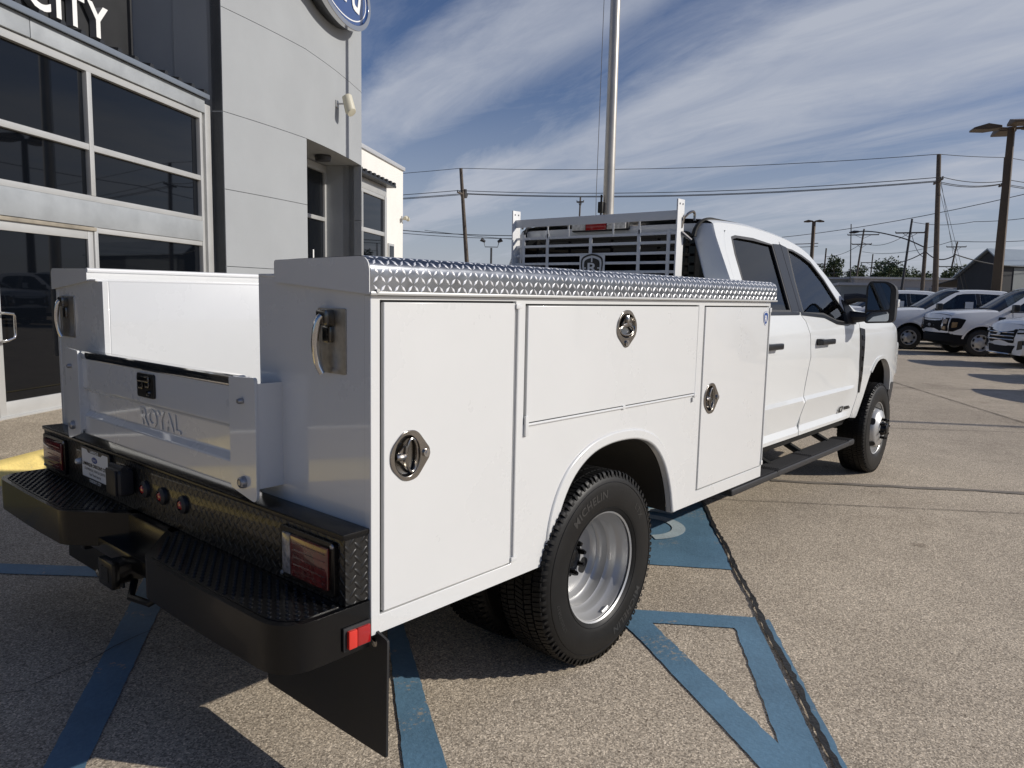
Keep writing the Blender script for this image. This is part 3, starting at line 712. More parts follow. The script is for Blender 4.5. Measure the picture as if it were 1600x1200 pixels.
def make_tyre(parent, c, detail=True, hw_=.121, letters=False, R_=1.0):
    """tyre with axis along y, outer face at -y"""
    half = [(r * R_, y) for r, y in tyre_prof(hw_)]
    prof = [(r, -y) for r, y in half] + [(r, y) for r, y in half[::-1][1:]]
    b = B(); b.lathe(prof, (0, 0, 0), 72 if detail else 32)
    if detail:
        nb = 62
        for row, (y0, y1, sk, ph, r1) in enumerate(((-.098, -.064, .10, 0, .3955), (-.058, -.024, .22, .5, .397), (-.018, .018, -.22, .1, .3975), (.024, .058, .22, .6, .397), (.064, .098, .10, .3, .3955))):
            for k in range(nb):
                for half_ in (0, 1):
                    a0 = 2 * PI * (k + ph + half_ * .46) / nb; da = 2 * PI / nb * .38
                    pts = []
                    for (ya, sg) in ((y0, -1), (y1, 1)):
                        for e in (0, 1):
                            a = a0 + da * e + sk * sg * .06
                            for rr in (.384, r1 - (.004 if abs(ya) > .09 else 0)):
                                pts.append((rr * math.cos(a), ya, rr * math.sin(a)))
                    b.add(pts, [[1, 3, 7, 5], [0, 1, 5, 4], [2, 6, 7, 3], [0, 2, 3, 1], [4, 5, 7, 6]])
        for side in (-1, 1):                                   # shoulder lugs
            for k in range(84):
                a0 = 2 * PI * k / 84; da = 2 * PI / 84 * (.52 if k % 2 else .36)
                ring = [(.3955, .098), (.389, .106), (.380, .1085 if k % 2 else .1075), (.370, .1105)]
                pts = []
                for e in (0, 1):
                    for r, y in ring:
                        a = a0 + da * e; pts.append(((r + .0012) * math.cos(a), side * (y + .002), (r + .0012) * math.sin(a)))
                    a = a0 + da * e; pts.append((.38 * math.cos(a), side * .095, .38 * math.sin(a)))
                b.add(pts, [[0, 1, 6, 5], [1, 2, 7, 6], [2, 3, 8, 7], [0, 4, 3, 2, 1], [5, 6, 7, 8, 9]])
        yf = lambda r: -interp(r, [.222, .236, .262, .30, .335, .358, .374], [hw_ * .80, hw_ * .93, hw_ * .985, hw_, hw_ * .985, hw_ * .955, hw_ * .90])
        for r0 in (.246, .352):                                # moulded rings
            b.lathe([(r0 - .002, yf(r0) + .001), (r0, yf(r0) - .0022), (r0 + .002, yf(r0) + .001)], (0, 0, 0), 72)
        if letters:
            wrap_text(b, 'MICHELIN', .046, .292, R(112), yf, mi=1, bold=.001, track=1.15)
            wrap_text(b, 'MICHELIN', .046, .292, R(-52), yf, mi=1, bold=.001, track=1.15)
            wrap_text(b, 'LTX', .040, .296, R(38), yf, mi=1, track=1.1)
            wrap_text(b, 'LT245/75R17', .022, .306, R(204), yf, mi=1, track=1.1)
    o = b.obj('tyre', [tyre_m, tyre_text], parent, ang=38); o.location = c
    return o
def nuts(b, n, r, y, rad, ln, mi=0, a0=.2):
    for k in range(n):
        a = a0 + 2 * PI * k / n
        b.tube([(r * math.cos(a), y, r * math.sin(a)), (r * math.cos(a), y - ln * .6, r * math.sin(a)), (r * math.cos(a), y - ln, r * math.sin(a))], [rad, rad, rad * .7], 6, mi)
def dual_wheel(parent, x, ys, letters):
    s = 1 if ys < 0 else -1
    w = bpy.data.objects.new('rear_wheel', None); COL.objects.link(w); w.parent = parent; w.location = (x, ys, .393)
    if s < 0: w.rotation_euler = (0, 0, PI)
    make_tyre(w, (0, 0, 0), True, letters=letters)
    make_tyre(w, (0, .335, 0), True)
    b = B()
    b.lathe([(.222, -.100), (.231, -.106), (.2335, -.101), (.231, -.094), (.2215, -.090), (.2185, -.078), (.2165, -.060), (.206, -.046), (.203, -.040), (.201, -.024), (.197, -.010), (.192, -.004), (.190, .022), (.184, .036), (.178, .041), (.171, .039), (.166, .052), (.158, .062), (.10, .062), (.0, .062)], (0, 0, 0), 72)
    b.lathe([(.222, .10), (.20, .09), (.19, .06)], (0, 0, 0), 48)
    b.box(.13, .135, -.06, -.052, -.014, .014)
    # wheel weight on the lip
    a = R(-72)
    b.tube([(.217 * math.cos(a + d), -.082, .217 * math.sin(a + d)) for d in (-.10, -.05, 0, .05, .10)], .006, 6)
    b.lathe([(.12, .236), (.205, .25), (.222, .235)], (0, 0, 0), 48)
    h = b
    for k in range(3):
        a = R(-30 + 120 * k); c = Vector((.122 * math.cos(a), 0, .122 * math.sin(a))); er = Vector((math.cos(a), 0, math.sin(a))); et = Vector((-math.sin(a), 0, math.cos(a)))
        pl = rpoly([(-.026, -.034), (.026, -.034), (.026, .034), (-.026, .034)], .022, 4)
        h.plate(pl, (), lambda u, v, d: tuple(c + er * u + et * v + Vector((0, .0605 + d, 0))), th=0, mi=1)
    b.obj('rim', [rim_m, chassis_m], w); h = B()
    h.lathe([(.0, .030), (.030, .030), (.038, .034), (.042, .045), (.048, .056), (.082, .058), (.084, .066)], (0, 0, 0), 28)
    nuts(h, 8, .067, .058, .0115, .036)
    h.obj('hub', black_gloss, w)
    return w
def front_wheel(parent, x, ys):
    s = 1 if ys < 0 else -1
    w = bpy.data.objects.new('front_wheel', None); COL.objects.link(w); w.parent = parent; w.location = (x, ys, .393)
    if s < 0: w.rotation_euler = (0, 0, PI)
    make_tyre(w, (0, 0, 0), True, letters=False)
    b = B()
    b.lathe([(.222, -.100), (.231, -.106), (.2335, -.101), (.231, -.094), (.2215, -.090), (.2185, -.07), (.206, -.045), (.200, .0), (.197, .02), (.190, -.02), (.180, -.075), (.168, -.115), (.150, -.134), (.112, -.142), (.104, -.150), (.0, -.150)], (0, 0, 0), 72)
    b.lathe([(.222, .10), (.20, .09), (.19, .06)], (0, 0, 0), 48)
    h = b
    for k in range(5):
        a = R(10 + 72 * k); r = .176; er = Vector((math.cos(a), 0, math.sin(a))); et = Vector((-math.sin(a), 0, math.cos(a))); nrm = Vector((.0, 0, 0))
        pl = rpoly([(-.030, -.030), (.030, -.030), (.030, .030), (-.030, .030)], .022, 4)
        h.plate(pl, (), lambda u, v, d: tuple(er * (r + u * .38) + et * v + Vector((0, -.094 + u * 1.05 - .006, 0))), th=0, mi=1)
    b.obj('rim', [rim_m, chassis_m], w); h = B()
    h.lathe([(.0, -.198), (.036, -.198), (.046, -.192), (.050, -.175), (.062, -.152), (.066, -.149)], (0, 0, 0), 28)
    nuts(h, 8, .084, -.149, .0125, .042)
    h.obj('hub', black_gloss, w)
    return w

# ================================================================== CURVED BODY SHELLS
class Shell:
    """car body: half width as a function of (x, z); side patches and cross strips follow it"""
    def __init__(s, zt, wt, nose=None, tail=None):
        s.zt, s.wt, s.nose, s.tail = zt, wt, nose, tail
    def hw(s, x, z):
        w = interp(z, s.zt, s.wt)
        if getattr(s, 'blend', None) and x > s.blend[0]:
            k = min(1, (x - s.blend[0]) / (s.blend[1] - s.blend[0])); w = w * (1 - k) + interp(z, s.blend[2].zt, s.blend[2].wt) * k
        if s.nose and x > s.nose[0]: w -= s.nose[1] * (x - s.nose[0]) ** 2
        if s.tail and x < s.tail[0]: w -= s.tail[1] * (s.tail[0] - x) ** 2
        return w
    def side(s, sg, name, outline, m, parent, holes=(), off=0.0, th=.03, grid=.12, dn=.06, ang=40, lines=()):
        b = B()
        b.plate(dens(outline, dn), [dens(h, dn) for h in holes], lambda u, v, d: (u, sg * (s.hw(u, v) - off - d), v), th=th, grid=grid, lines=lines)
        return b.obj(name, m, parent, ang=ang)
    TY = [1, .985, .955, .90, .78, .55, .28, 0]
    HH = [0, .22, .46, .66, .84, .95, .99, 1]
    def strip(s, name, prof, m, parent, crown=.04, wl=1.0, bow=0.0, th=0, lift=0.0):
        """prof [(x, z)] at the body edge; crowned across, along the profile's outward normal (left of travel)"""
        P = [Vector(p) for p in prof]; b = B(); vs = []
        qs = [-t for t in s.TY] + s.TY[::-1][1:]; hs = s.HH + s.HH[::-1][1:]; n = len(qs)
        for i, p in enumerate(P):
            d = (P[min(i + 1, len(P) - 1)] - P[max(i - 1, 0)]).normalized(); nn = Vector((-d.y, d.x))
            w = s.hw(p.x, p.y) * wl
            for q, h in zip(qs, hs):
                o = p + nn * (crown * h + lift + bow * (1 - q * q)); vs.append((o.x, w * q, o.y))
        fs = []
        for i in range(len(P) - 1):
            for k in range(n - 1): fs.append([i * n + k, i * n + k + 1, (i + 1) * n + k + 1, (i + 1) * n + k])
        b.add(vs, fs); return b.obj(name, m, parent, ang=50)

# ================================================================== WORK TRUCK
def build_truck():
    T = thing('work_truck', 'white crew cab work truck with white tool boxes and diamond plate lid behind the cab', 'truck', (0, 0, 0))
    YW = 1.195
    ARCH = catmull([(.862, .49), (.872, .60), (.915, .71), (.985, .80), (1.085, .862), (1.20, .889), (1.34, .893), (1.46, .878), (1.57, .835), (1.665, .745), (1.73, .62), (1.765, .49)], 4)
    ARCH = [(p.x, p.y) for p in ARCH]
    AOUT = [(p.x, p.y) for p in catmull([(.812, .49), (.82, .62), (.862, .74), (.94, .838), (1.06, .905), (1.19, .934), (1.34, .939), (1.475, .922), (1.60, .872), (1.705, .77), (1.77, .63), (1.806, .49)], 4)]
    doors = [('a', .046, .612, .552, 1.458), ('b', .682, 1.935, 1.040, 1.450), ('c', 2.010, 2.764, .556, 1.447)]
    def ysk(y): return lambda u, v, d: (u, y + d, v)
    b = B()
    # right skin with door openings and wheel opening
    out = [(0, .49)] + ARCH + [(2.787, .49), (2.787, 1.476), (0, 1.476)]
    holes = [[(x0 - .012, z0 - .006), (x1 + .006, z0 - .006), (x1 + .006, z1 + .006), (x0 - .012, z1 + .006)] for _, x0, x1, z0, z1 in doors]
    b.plate(out, holes, ysk(-YW), th=.028)
    # rear face of right box, inner wall, front face, top
    b.plate([(-YW + .0005, .491), (-.62, .491), (-.62, 1.536), (-.745, 1.536), (-.745, 1.520), (-YW + .0005, 1.488)], (), lambda u, v, d: (.0015 + d, u, v), th=.025)
    b.box(.027, 2.785, -.645, -.6205, .5, 1.535, .004)
    b.box(2.76, 2.786, -1.166, -.62, .49, 1.475)
    b.box(0.0, 2.786, -.745, -.6206, 1.525, 1.5365, .003)
    # floors of the boxes either side of the wheels
    for sg in (-1, 1):
        y0, y1 = sorted((sg * 1.166, sg * .645))
        b.box(.027, .80, y0, y1, .494, .51); b.box(1.82, 2.76, y0, y1, .494, .51)
    # left box
    b.plate([(.64, .491), (YW, .491), (YW, 1.478), (.80, 1.518), (.785, 1.507), (.64, 1.507)], (), lambda u, v, d: (.0015 + d, u, v), th=.025)
    outl = [(0, .49)] + ARCH + [(2.787, .49), (2.787, 1.476), (0, 1.476)]
    b.plate(outl, (), lambda u, v, d: (u, YW - d, v), th=.028)
    b.box(.027, 2.785, .6405, .665, .5, 1.507, .004); b.box(2.76, 2.786, .64, 1.166, .49, 1.475)
    # cargo floor and bulkhead
    b.box(.02, 2.76, -.62, .64, .80, .83); b.box(2.745, 2.77, -.619, .639, .83, 1.46, .003)
    b.obj('service_body', body_white, T, bevel=.0035)
    # wheel arch trims (rolled lips) and dark wheel wells
    for sg in (-1, 1):
        q = B(); ring = AOUT + ARCH[::-1]
        q.plate(ring, (), lambda u, v, d: (u, sg * (YW + .0075 - d), v), th=.02)
        q.obj('wheel_arch_lip', body_white, T, bevel=.008)
        q = B(); n = len(ARCH); vs = [(x, sg * (YW - .03), z) for x, z in ARCH] + [(x, sg * .60, z + .02) for x, z in ARCH]
        q.add(vs, [[i, i + 1, n + i + 1, n + i] for i in range(n - 1)] + [[n + i for i in range(n)]]); q.obj('wheel_well', chassis_m, T)
    # black sheets behind the door gaps; the gap shade is put into their colour
    q = B(); q.box(.03, .64, -1.1815, -1.1785, .52, 1.47); q.box(.66, 1.97, -1.1815, -1.1785, 1.02, 1.47); q.box(1.98, 2.77, -1.1815, -1.1785, .53, 1.465); q.obj('gap_shade', seal_gap_black, T)

    # ---- compartment doors with latches and hinges
    def latch(parent, cx, cz, rot, sc=1.0):
        y = -YW - .002
        ca, sa = math.cos(rot), math.sin(rot)
        def mp(dy):
            return lambda u, v, d: (cx + (u * ca - v * sa) * sc, y + dy + d, cz + (u * sa + v * ca) * sc)
        ol = rpoly([(-.074, .028), (-.024, .076), (.028, .076), (.082, .012), (.082, -.012), (.028, -.076), (-.024, -.076), (-.074, -.028)], [.03, .04, .04, .02, .02, .04, .04, .03], 5)
        el = [(-.008 + .050 * math.cos(t), .062 * math.sin(t)) for t in [2 * PI * i / 40 for i in range(40)]]
        q = B(); q.plate(ol, [el], mp(-.004), th=.005); pl_ = q.obj('latch_plate', steel_m, parent, bevel=.0015)
        q = B()
        # dished recess
        rings = [(1.0, -.004), (.97, .000), (.90, .007), (.6, .0112), (.0, .012)]
        n = 40; vs = []
        for s_, dy in rings:
            for i in range(n):
                t = 2 * PI * i / n; u, v = -.008 + .050 * s_ * math.cos(t), .062 * s_ * math.sin(t); vs.append(mp(dy)(u, v, 0))
        q.add(vs, [[j * n + i, j * n + (i + 1) % n, (j + 1) * n + (i + 1) % n, (j + 1) * n + i] for j in range(len(rings) - 1) for i in range(n)])
        q.obj('latch_dish', mat('latch_dish_steel', (.24, .23, .215), .2, metal=1.0), parent)
        q = B()
        loop = [mp(-.002)(.010 + .021 * math.cos(t), .050 * math.sin(t), 0) for t in [2 * PI * i / 24 for i in range(25)]]
        loop = [(a_, b_ + .001, c_) for a_, b_, c_ in loop]
        q.tube(loop, .0046, 8, cap=False)
        q.tube([mp(.002)(-.048, 0, 0), mp(-.002)(-.036, 0, 0), mp(-.002)(-.018, .0, 0)], [.011, .012, .009], 10)
        q.plate([(-.040, -.010), (-.012, -.034), (-.004, -.030), (-.004, .030), (-.012, .034), (-.040, .010)], (), mp(.0), th=.004)
        q.tube([mp(-.002)(-.012, -.03, 0), mp(-.004)(-.018, 0, 0), mp(-.002)(-.012, .03, 0)], .005, 8)
        q.obj('latch_handle', steel_m, parent)
        q = B(); q.tube([mp(.0)(.064, .0, 0), mp(-.010)(.064, .0, 0)], .0125, 16); q.tube([mp(-.009)(.064, .0, 0), mp(-.0115)(.064, .0, 0)], .006, 10); q.obj('latch_lock', chrome_m, parent)
    for nm, x0, x1, z0, z1 in doors:
        lc = dict(a=(.142, 1.006, 0, 1), b=(1.312, 1.362, R(-90), .98), c=(2.104, 1.0, 0, 1))[nm]
        hole = []
        for k in range(40):
            u, v = -.008 + .0495 * math.cos(2 * PI * k / 40), .0615 * math.sin(2 * PI * k / 40); ca, sa = math.cos(lc[2]), math.sin(lc[2]); hole.append((lc[0] + (u * ca - v * sa) * lc[3], lc[1] + (u * sa + v * ca) * lc[3]))
        q = B(); q.plate([(x0, z0), (x1, z0), (x1, z1), (x0, z1)], [hole], lambda u, v, d: (u, -YW - .002 + d, v), th=.016)
        d = q.obj('compartment_door', body_white, T, bevel=.0025)
        if nm == 'a': latch(d, .142, 1.006, 0)
        if nm == 'b': latch(d, 1.312, 1.362, R(-90), .98)
        if nm == 'c': latch(d, 2.104, 1.0, 0)
        h = B(); yh = -YW - .003
        if nm == 'a':
            h.tube([(.626, yh, .56), (.626, yh, 1.452)], .0048, 8)
            for z in (1.447, .563): h.box(.612, .642, yh - .006, yh + .004, z - .008, z + .008, .002)
        if nm == 'b':
            h.tube([(.69, yh, 1.033), (1.93, yh, 1.033)], .0052, 8); h.box(.672, .690, yh - .007, yh + .004, .995, 1.065, .002); h.box(1.92, 1.945, yh - .006, yh + .004, 1.022, 1.040, .002); h.box(1.30, 1.32, yh - .005, yh + .004, 1.026, 1.042, .002); h.box(1.905, 1.915, yh - .006, yh + .002, 1.0, 1.022, .002)
        if nm == 'c':
            h.tube([(2.775, yh, .565), (2.775, yh, 1.44)], .0055, 8)
            for z in (1.432, .572): h.box(2.764, 2.786, yh - .006, yh + .004, z - .012, z + .012, .002)
        h.obj('hinge', body_white, d)
    # brand decal on front door
    def shield(w, h): return [(p.x, p.y) for p in catmull([(0, h * .5), (w * .28, h * .45), (w * .5, h * .33), (w * .5, 0), (w * .36, -h * .28), (0, -h * .5), (-w * .36, -h * .28), (-w * .5, 0), (-w * .5, h * .33), (-w * .28, h * .45), (0, h * .5)], 3)][:-1]
    q = B(); q.plate(shield(.062, .078), (), lambda u, v, d: (2.722 + u, -YW - .0035 + d, 1.386 + v), th=.001, mi=0)
    vs, fs = text_geo('R', .048, 0, align='CENTER', bold=.001)
    q.add([(2.722 + v.x, -YW - .0045, 1.369 + v.y) for v in vs], fs, 1)
    q.plate(shield(.058, .074), [shield(.051, .066)], lambda u, v, d: (2.722 + u, -YW - .0042, 1.386 + v), th=0, mi=1)
    q.obj('shield_decal', [blue_print, white_plain], T)

    # ---- right lid in tread plate, with raised lozenges
    path = []                                                     # (y, z, normal) along the cross-section, from the bottom lip up and over
    y0 = -1.209
    segs = [(y0, 1.484)]
    for i in range(0, 4): segs.append((y0, 1.484 + .058 * i / 3))
    for i in range(1, 9):
        t = PI / 2 * i / 8; segs.append((y0 + .043 * (1 - math.cos(t)), 1.542 + .043 * math.sin(t)))
    segs += [(-1.0, 1.583), (-.86, 1.581), (-.740, 1.578), (-.737, 1.572), (-.737, 1.536)]
    q = B(); n = len(segs); xa, xb = -.010, 2.832
    q.add([(xa, y, z) for y, z in segs] + [(xb, y, z) for y, z in segs], [[i, i + 1, n + i + 1, n + i] for i in range(n - 1)])
    L = [0.0]
    for i in range(1, n): L.append(L[-1] + math.dist(segs[i], segs[i - 1]))
    def at(t):
        t = min(max(t, 0), L[-1] - 1e-4)
        for i in range(1, n):
            if t <= L[i] and L[i] > L[i - 1]:
                k = (t - L[i - 1]) / (L[i] - L[i - 1]); a, c = segs[i - 1], segs[i]
                y, z = a[0] + (c[0] - a[0]) * k, a[1] + (c[1] - a[1]) * k; d = Vector((c[0] - a[0], c[1] - a[1])).normalized()
                return y, z, Vector((-d.y, d.x))
        return segs[-1][0], segs[-1][1], Vector((0, 1))
    pit = .0345; col = 0; x = xa + .018
    def surf(px_, t, h):
        y, z, nn = at(t); return (px_, y + nn.x * h, z + nn.y * h)
    Lz = .0136; Wz = .0048
    while x < xb - .016:
        row = 0; t = .012
        while t < L[-1] - .055:
            sg = 1 if (row + col) % 2 else -1
            c = math.cos(R(47)); s_ = math.sin(R(47)) * sg
            def lp(a, w, h): return surf(x + a * c - w * s_, t + a * s_ * 1.0 + w * c * 1.0, h)
            pts = [lp(-Lz, 0, 0), lp(0, -Wz, 0), lp(Lz, 0, 0), lp(0, Wz, 0), lp(-Lz * .6, 0, .0012), lp(Lz * .6, 0, .0012), lp(0, -Wz * .55, .0014), lp(0, Wz * .55, .0014)]
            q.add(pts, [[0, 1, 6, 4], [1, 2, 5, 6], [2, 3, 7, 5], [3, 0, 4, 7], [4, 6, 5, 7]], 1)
            t += pit * .72; row += 1
        x += pit * .72; col += 1
    lid = q.obj('box_lid', [alu_m, alu_glint], T, ang=25)
    q = B()                                                       # bottom lip
    q.box(-.012, 2.838, -1.213, -1.203, 1.477, 1.487, .003); q.box(-.008, 2.834, -1.204, -1.19, 1.4765, 1.4795)
    q.tube([(.012, -1.212, 1.489), (.012, -1.2155, 1.489)], .006, 10)
    q.obj('lid_lip', alum_frame, lid)
    q = B(); cap = rpoly([(-1.2075, 1.4795), (-1.2075, 1.584), (-.737, 1.5785), (-.737, 1.510)], [.003, .045, .012, .004], 6)
    q.plate(cap, (), lambda u, v, d: (-.014 + d, u, v), th=.012); q.obj('lid_end_cap', body_white, lid, bevel=.002)
    q = B(); q.plate(cap, (), lambda u, v, d: (2.834 - d, u, v), th=.012); q.obj('lid_end_cap', body_white, lid, bevel=.002)
    q = B(); q.box(.02, 2.80, -1.19, -.745, 1.476, 1.50); q.obj('lid_seal', seal_gap_black, lid)
    # left lid, painted
    q = B(); cap = rpoly([(1.213, 1.466), (1.213, 1.566), (.775, 1.562), (.775, 1.508)], [.003, .03, .012, .003], 5)
    q.plate(cap, (), lambda u, v, d: (-.012 + d * 2.84, u, v), th=1.0); q.obj('box_lid', body_white, T, bevel=.003)
    q = B(); q.tube([(-.01, .7745, 1.555), (2.83, .7745, 1.555)], .010, 8); q.box(-.008, 2.83, .69, .776, 1.506, 1.516, .003); q.obj('lid_edge', mat('lid_edge_white', (.80, .80, .79), .22, coat=.8), T)

    # ---- rear handles in recessed stainless plates
    for sg, ya, yb in ((-1, -1.086, -.952), (1, .968, 1.142)):
        q = B(); c = (ya + yb) / 2; h = (yb - ya) / 2
        q.plate(rpoly([(ya, 1.246), (yb, 1.246), (yb, 1.436), (ya, 1.436)], .006, 3), [rpoly([(ya + .012, 1.258), (yb - .012, 1.258), (yb - .012, 1.424), (ya + .012, 1.424)], .02, 3)], lambda u, v, d: (-.003 + d, u, v), th=.004)
        # dished back plate
        n = 12; vs = []; fs = []
        for i in range(n + 1):
            for j in range(n + 1):
                u, v = i / n, j / n; dep = .001 + .0003 * math.sin(PI * u) * math.sin(PI * v)
                vs.append((-dep + .0, ya + .012 + (yb - ya - .024) * u, 1.258 + .166 * v))
        for i in range(n):
            for j in range(n): fs.append([i * (n + 1) + j, (i + 1) * (n + 1) + j, (i + 1) * (n + 1) + j + 1, i * (n + 1) + j + 1])
        q.add(vs, fs); q.obj('handle_recess', recess_m, T)
        q = B(); hy = c + .012
        q.box(-.030, .0, hy - .026, hy + .030, 1.386, 1.433, .008); q.box(-.012, .0, hy - .02, hy + .024, 1.335, 1.384, .006)
        q.obj('handle_mount', dark_chrome, T)
        q = B(); pth = catmull([(-.026, hy + .004, 1.414), (-.034, hy + .010, 1.400), (-.039, hy + .016, 1.36), (-.040, hy + .018, 1.32), (-.034, hy + .014, 1.275), (-.024, hy + .006, 1.245)], 5)
        q.tube(pth, [.0118 - .004 * abs(i / len(pth) - .35) for i in range(len(pth))], 12); q.obj('rear_handle', chrome_m, T)

    # ---- tailgate
    prof = [(-.060, .832), (-.074, .840), (-.074, .920), (-.052, .942), (-.058, 1.030), (-.076, 1.044), (-.076, 1.168), (-.070, 1.186), (-.045, 1.200), (-.02, 1.200), (-.02, .832)]
    q = B(); n = len(prof); ya, yb = -.60, .70
    q.add([(x, ya, z) for x, z in prof] + [(x, yb, z) for x, z in prof], [[i, (i + 1) % n, n + (i + 1) % n, n + i] for i in range(n)] + [list(range(n)), [n + i for i in range(n)][::-1]])
    tg = q.obj('tailgate', body_white, T, ang=25, bevel=.004)
    q = B(); q.box(-.083, -.028, -.588, .69, 1.170, 1.206, .010, 3); q.obj('tailgate_trim', chrome_m, tg)
    q = B(); q.plate(rpoly([(-.02, 1.068), (.124, 1.068), (.124, 1.160), (-.02, 1.160)], .012, 4), (), lambda u, v, d: (-.084 + d, u, v), th=.010); q.obj('latch_plate', black_satin, tg, bevel=.003)
    q = B(); q.box(-.096, -.083, .004, .10, 1.128, 1.150, .005); q.box(-.092, -.083, .062, .1, 1.10, 1.13, .004); q.box(-.092, -.083, .01, .04, 1.108, 1.13, .004); q.lathe([(0, -.094), (.010, -.093), (.012, -.083)], (0, .018, 1.088), 14, axis='x'); q.obj('latch_paddle', dark_chrome, tg)
    vs, fs = text_geo('ROYAL', .098, .0014, align='CENTER', spacing=1.12, bold=.003)
    q = B(); q.add([(-.0563 - v.z - (v.y) * .05, -v.x * .98 + .0, .952 + v.y * .98) for v in vs], fs); q.obj('embossed_lettering', body_white, tg)
    for sg, y_in, y_out in ((-1, -.590, -.748), (1, .690, .838)):
        q = B(); ol = rpoly([(y_in, .842), (y_out, .812 if sg < 0 else .80), (y_out, 1.214), (y_in, 1.206)], [.012, .03, .014, .008], 4)
        q.plate(ol, (), lambda u, v, d: (-.094 + d, u, v), th=.010)
        q.box(-.086, .002, min(y_out, y_out - sg * .008), max(y_out, y_out - sg * .008), .86, 1.195); q.box(-.086, -.03, min(y_in, y_in + sg * .008), max(y_in, y_in + sg * .008), .86, 1.19)
        br = q.obj('tailgate_bracket', rack_white if 0 else body_white, T, bevel=.003)
        yc = (y_in + y_out) / 2
        for z, r in ((1.135, .010), (.872, .020)):
            q = B(); q.lathe([(0, -.112), (r * .45, -.112), (r * .5, -.106), (r * .62, -.112), (r * .9, -.108), (r, -.100), (r, -.094)], (0, yc + .004 * sg, z), 18, axis='x'); q.obj('bolt', grey_print, br)

    # ---- rear bumper
    q = B()
    q.box(-.085, -.002, -1.185, 1.185, .602, .806, .006)
    bm_ = q.obj('rear_bumper', black_tread, T)
    for sg in (-1, 1):
        q = B(); q.box(-.083, -.004, min(sg * 1.1845, sg * 1.1875), max(sg * 1.1845, sg * 1.1875), .604, .794); q.obj('bumper_end', black_tread_end, bm_)
    q = B(); q.box(-.092, .0, -1.19, 1.19, .795, .814, .005); q.obj('bumper_cap', black_gloss, bm_)
    for sg in (-1, 1):
        ol = rpoly([(-.06, -.10), (-.12, -.16), (-.292, -.375), (-.300, -.72), (-.292, -1.195), (-.0, -1.195), (-.0, -.10)], [.0, .02, .03, .3, .115, .01, 0], 8)
        ol = [(x, y * (-sg)) for x, y in ol]
        q = B(); q.plate(ol, (), lambda u, v, d: (u, v, .600 - d), th=.138); st = q.obj('step', black_gloss, T, bevel=.010)
        inn = rpoly([(-.10, -.19), (-.125, -.21), (-.275, -.395), (-.280, -.72), (-.272, -1.170), (-.02, -1.170), (-.02, -.19)], [.0, .02, .02, .3, .10, .01, 0], 6)
        inn = [(x, y * (-sg)) for x, y in inn]
        q = B(); q.plate(inn, (), lambda u, v, d: (u, v, .6022 - d), th=.002)
        yy = .22; r_ = 0
        while yy < 1.17:
            xx = -.105 - (.014 if r_ % 2 else 0)
            while xx > -.28:
                if pip((xx, yy * sg), [(p[0] * .985, p[1]) for p in inn]): q.lathe([(.0075, .6020), (.0062, .6050), (.0045, .6058), (.003, .6040), (0, .6038)], (xx, yy * sg, 0), 7, axis='z')
                xx -= .029
            yy += .0235; r_ += 1
        q.obj('tread_pad', black_gloss, st)
        # side marker lamps
        y = sg * 1.1955
        q = B(); q.box(-.102, -.004, min(y, y + sg * .008), max(y, y + sg * .008), .478, .548, .004); mk = q.obj('side_marker', black_plastic, T)
        q = B(); y2 = y + sg * .008
        q.box(-.092, -.062, min(y2, y2 + sg * .012), max(y2, y2 + sg * .012), .486, .540, .004); q.obj('marker_lens', mat('bright_red_lens', (.62, .03, .02), .2, coat=.6), mk); q = B(); q.box(-.060, -.014, min(y2, y2 + sg * .010), max(y2, y2 + sg * .010), .486, .540, .004); q.obj('marker_lens', red_lens, mk)
        # tail lamps
        yA, yB = sg * .905, sg * 1.135
        y0_, y1_ = sorted((yA, yB))
        q = B(); q.plate(rpoly([(y0_ - .022, .622), (y1_ + .022, .622), (y1_ + .022, .782), (y0_ - .022, .782)], .012, 3), (), lambda u, v, d: (-.099 + d, u, v), th=.015); tl = q.obj('tail_lamp', black_gloss, T, bevel=.004)
        q = B(); yr0, yr1 = (y0_, y1_ - .06) if sg < 0 else (y0_ + .0, y1_)
        if sg < 0:
            q.box(-.108, -.098, y0_, y1_ - .045, .640, .766, .006)
        else:
            q.box(-.108, -.098, y0_, y1_, .640, .766, .006)
        for k in range(5): q.box(-.1105, -.108, y0_ + .01, y1_ - .06, .656 + k * .022, .658 + k * .022)
        q.obj('red_lens', lamp_red, tl)
        if sg < 0:
            q = B(); q.box(-.107, -.098, y1_ - .043, y1_, .640, .766, .006); q.obj('clear_lens', mat('smoked_clear_lens', (.26, .24, .23), .15, coat=.8, noise=(60, .6)), tl)
        q = B(); q.lathe([(0, -.104), (.006, -.103), (.008, -.098)], (0, (y0_ - .012), .772), 10, axis='x'); q.obj('screw', grey_print, tl)
        q = B(); q.lathe([(0, -.104), (.006, -.103), (.008, -.098)], (0, (y1_ + .012), .632), 10, axis='x'); q.obj('screw', grey_print, tl)
    # licence plate
    q = B(); q.plate(rpoly([(.383, .640), (.690, .640), (.690, .792), (.383, .792)], .01, 3), [], lambda u, v, d: (-.098 + d, u, v), th=.012); lp = q.obj('licence_plate_frame', black_satin, T, bevel=.002)
    def ptext(q, s_, size, yc, z, mi, dx, bold=0.0):
        vs, fs = text_geo(s_, size, 0, align='CENTER', bold=bold); q.add([(-.0998 - dx, yc - v.x, z + v.y) for v in vs], fs, mi)
    q = B(); q.plate(rpoly([(.397, .662), (.676, .662), (.676, .784), (.62, .784), (.605, .772), (.468, .772), (.453, .784), (.397, .784)], .004, 2), (), lambda u, v, d: (-.0992, u, v), th=0, mi=0)
    ptext(q, 'LAMARQUE CRESCENT CITY', .0205, .5365, .714, 1, .0006, .0005)
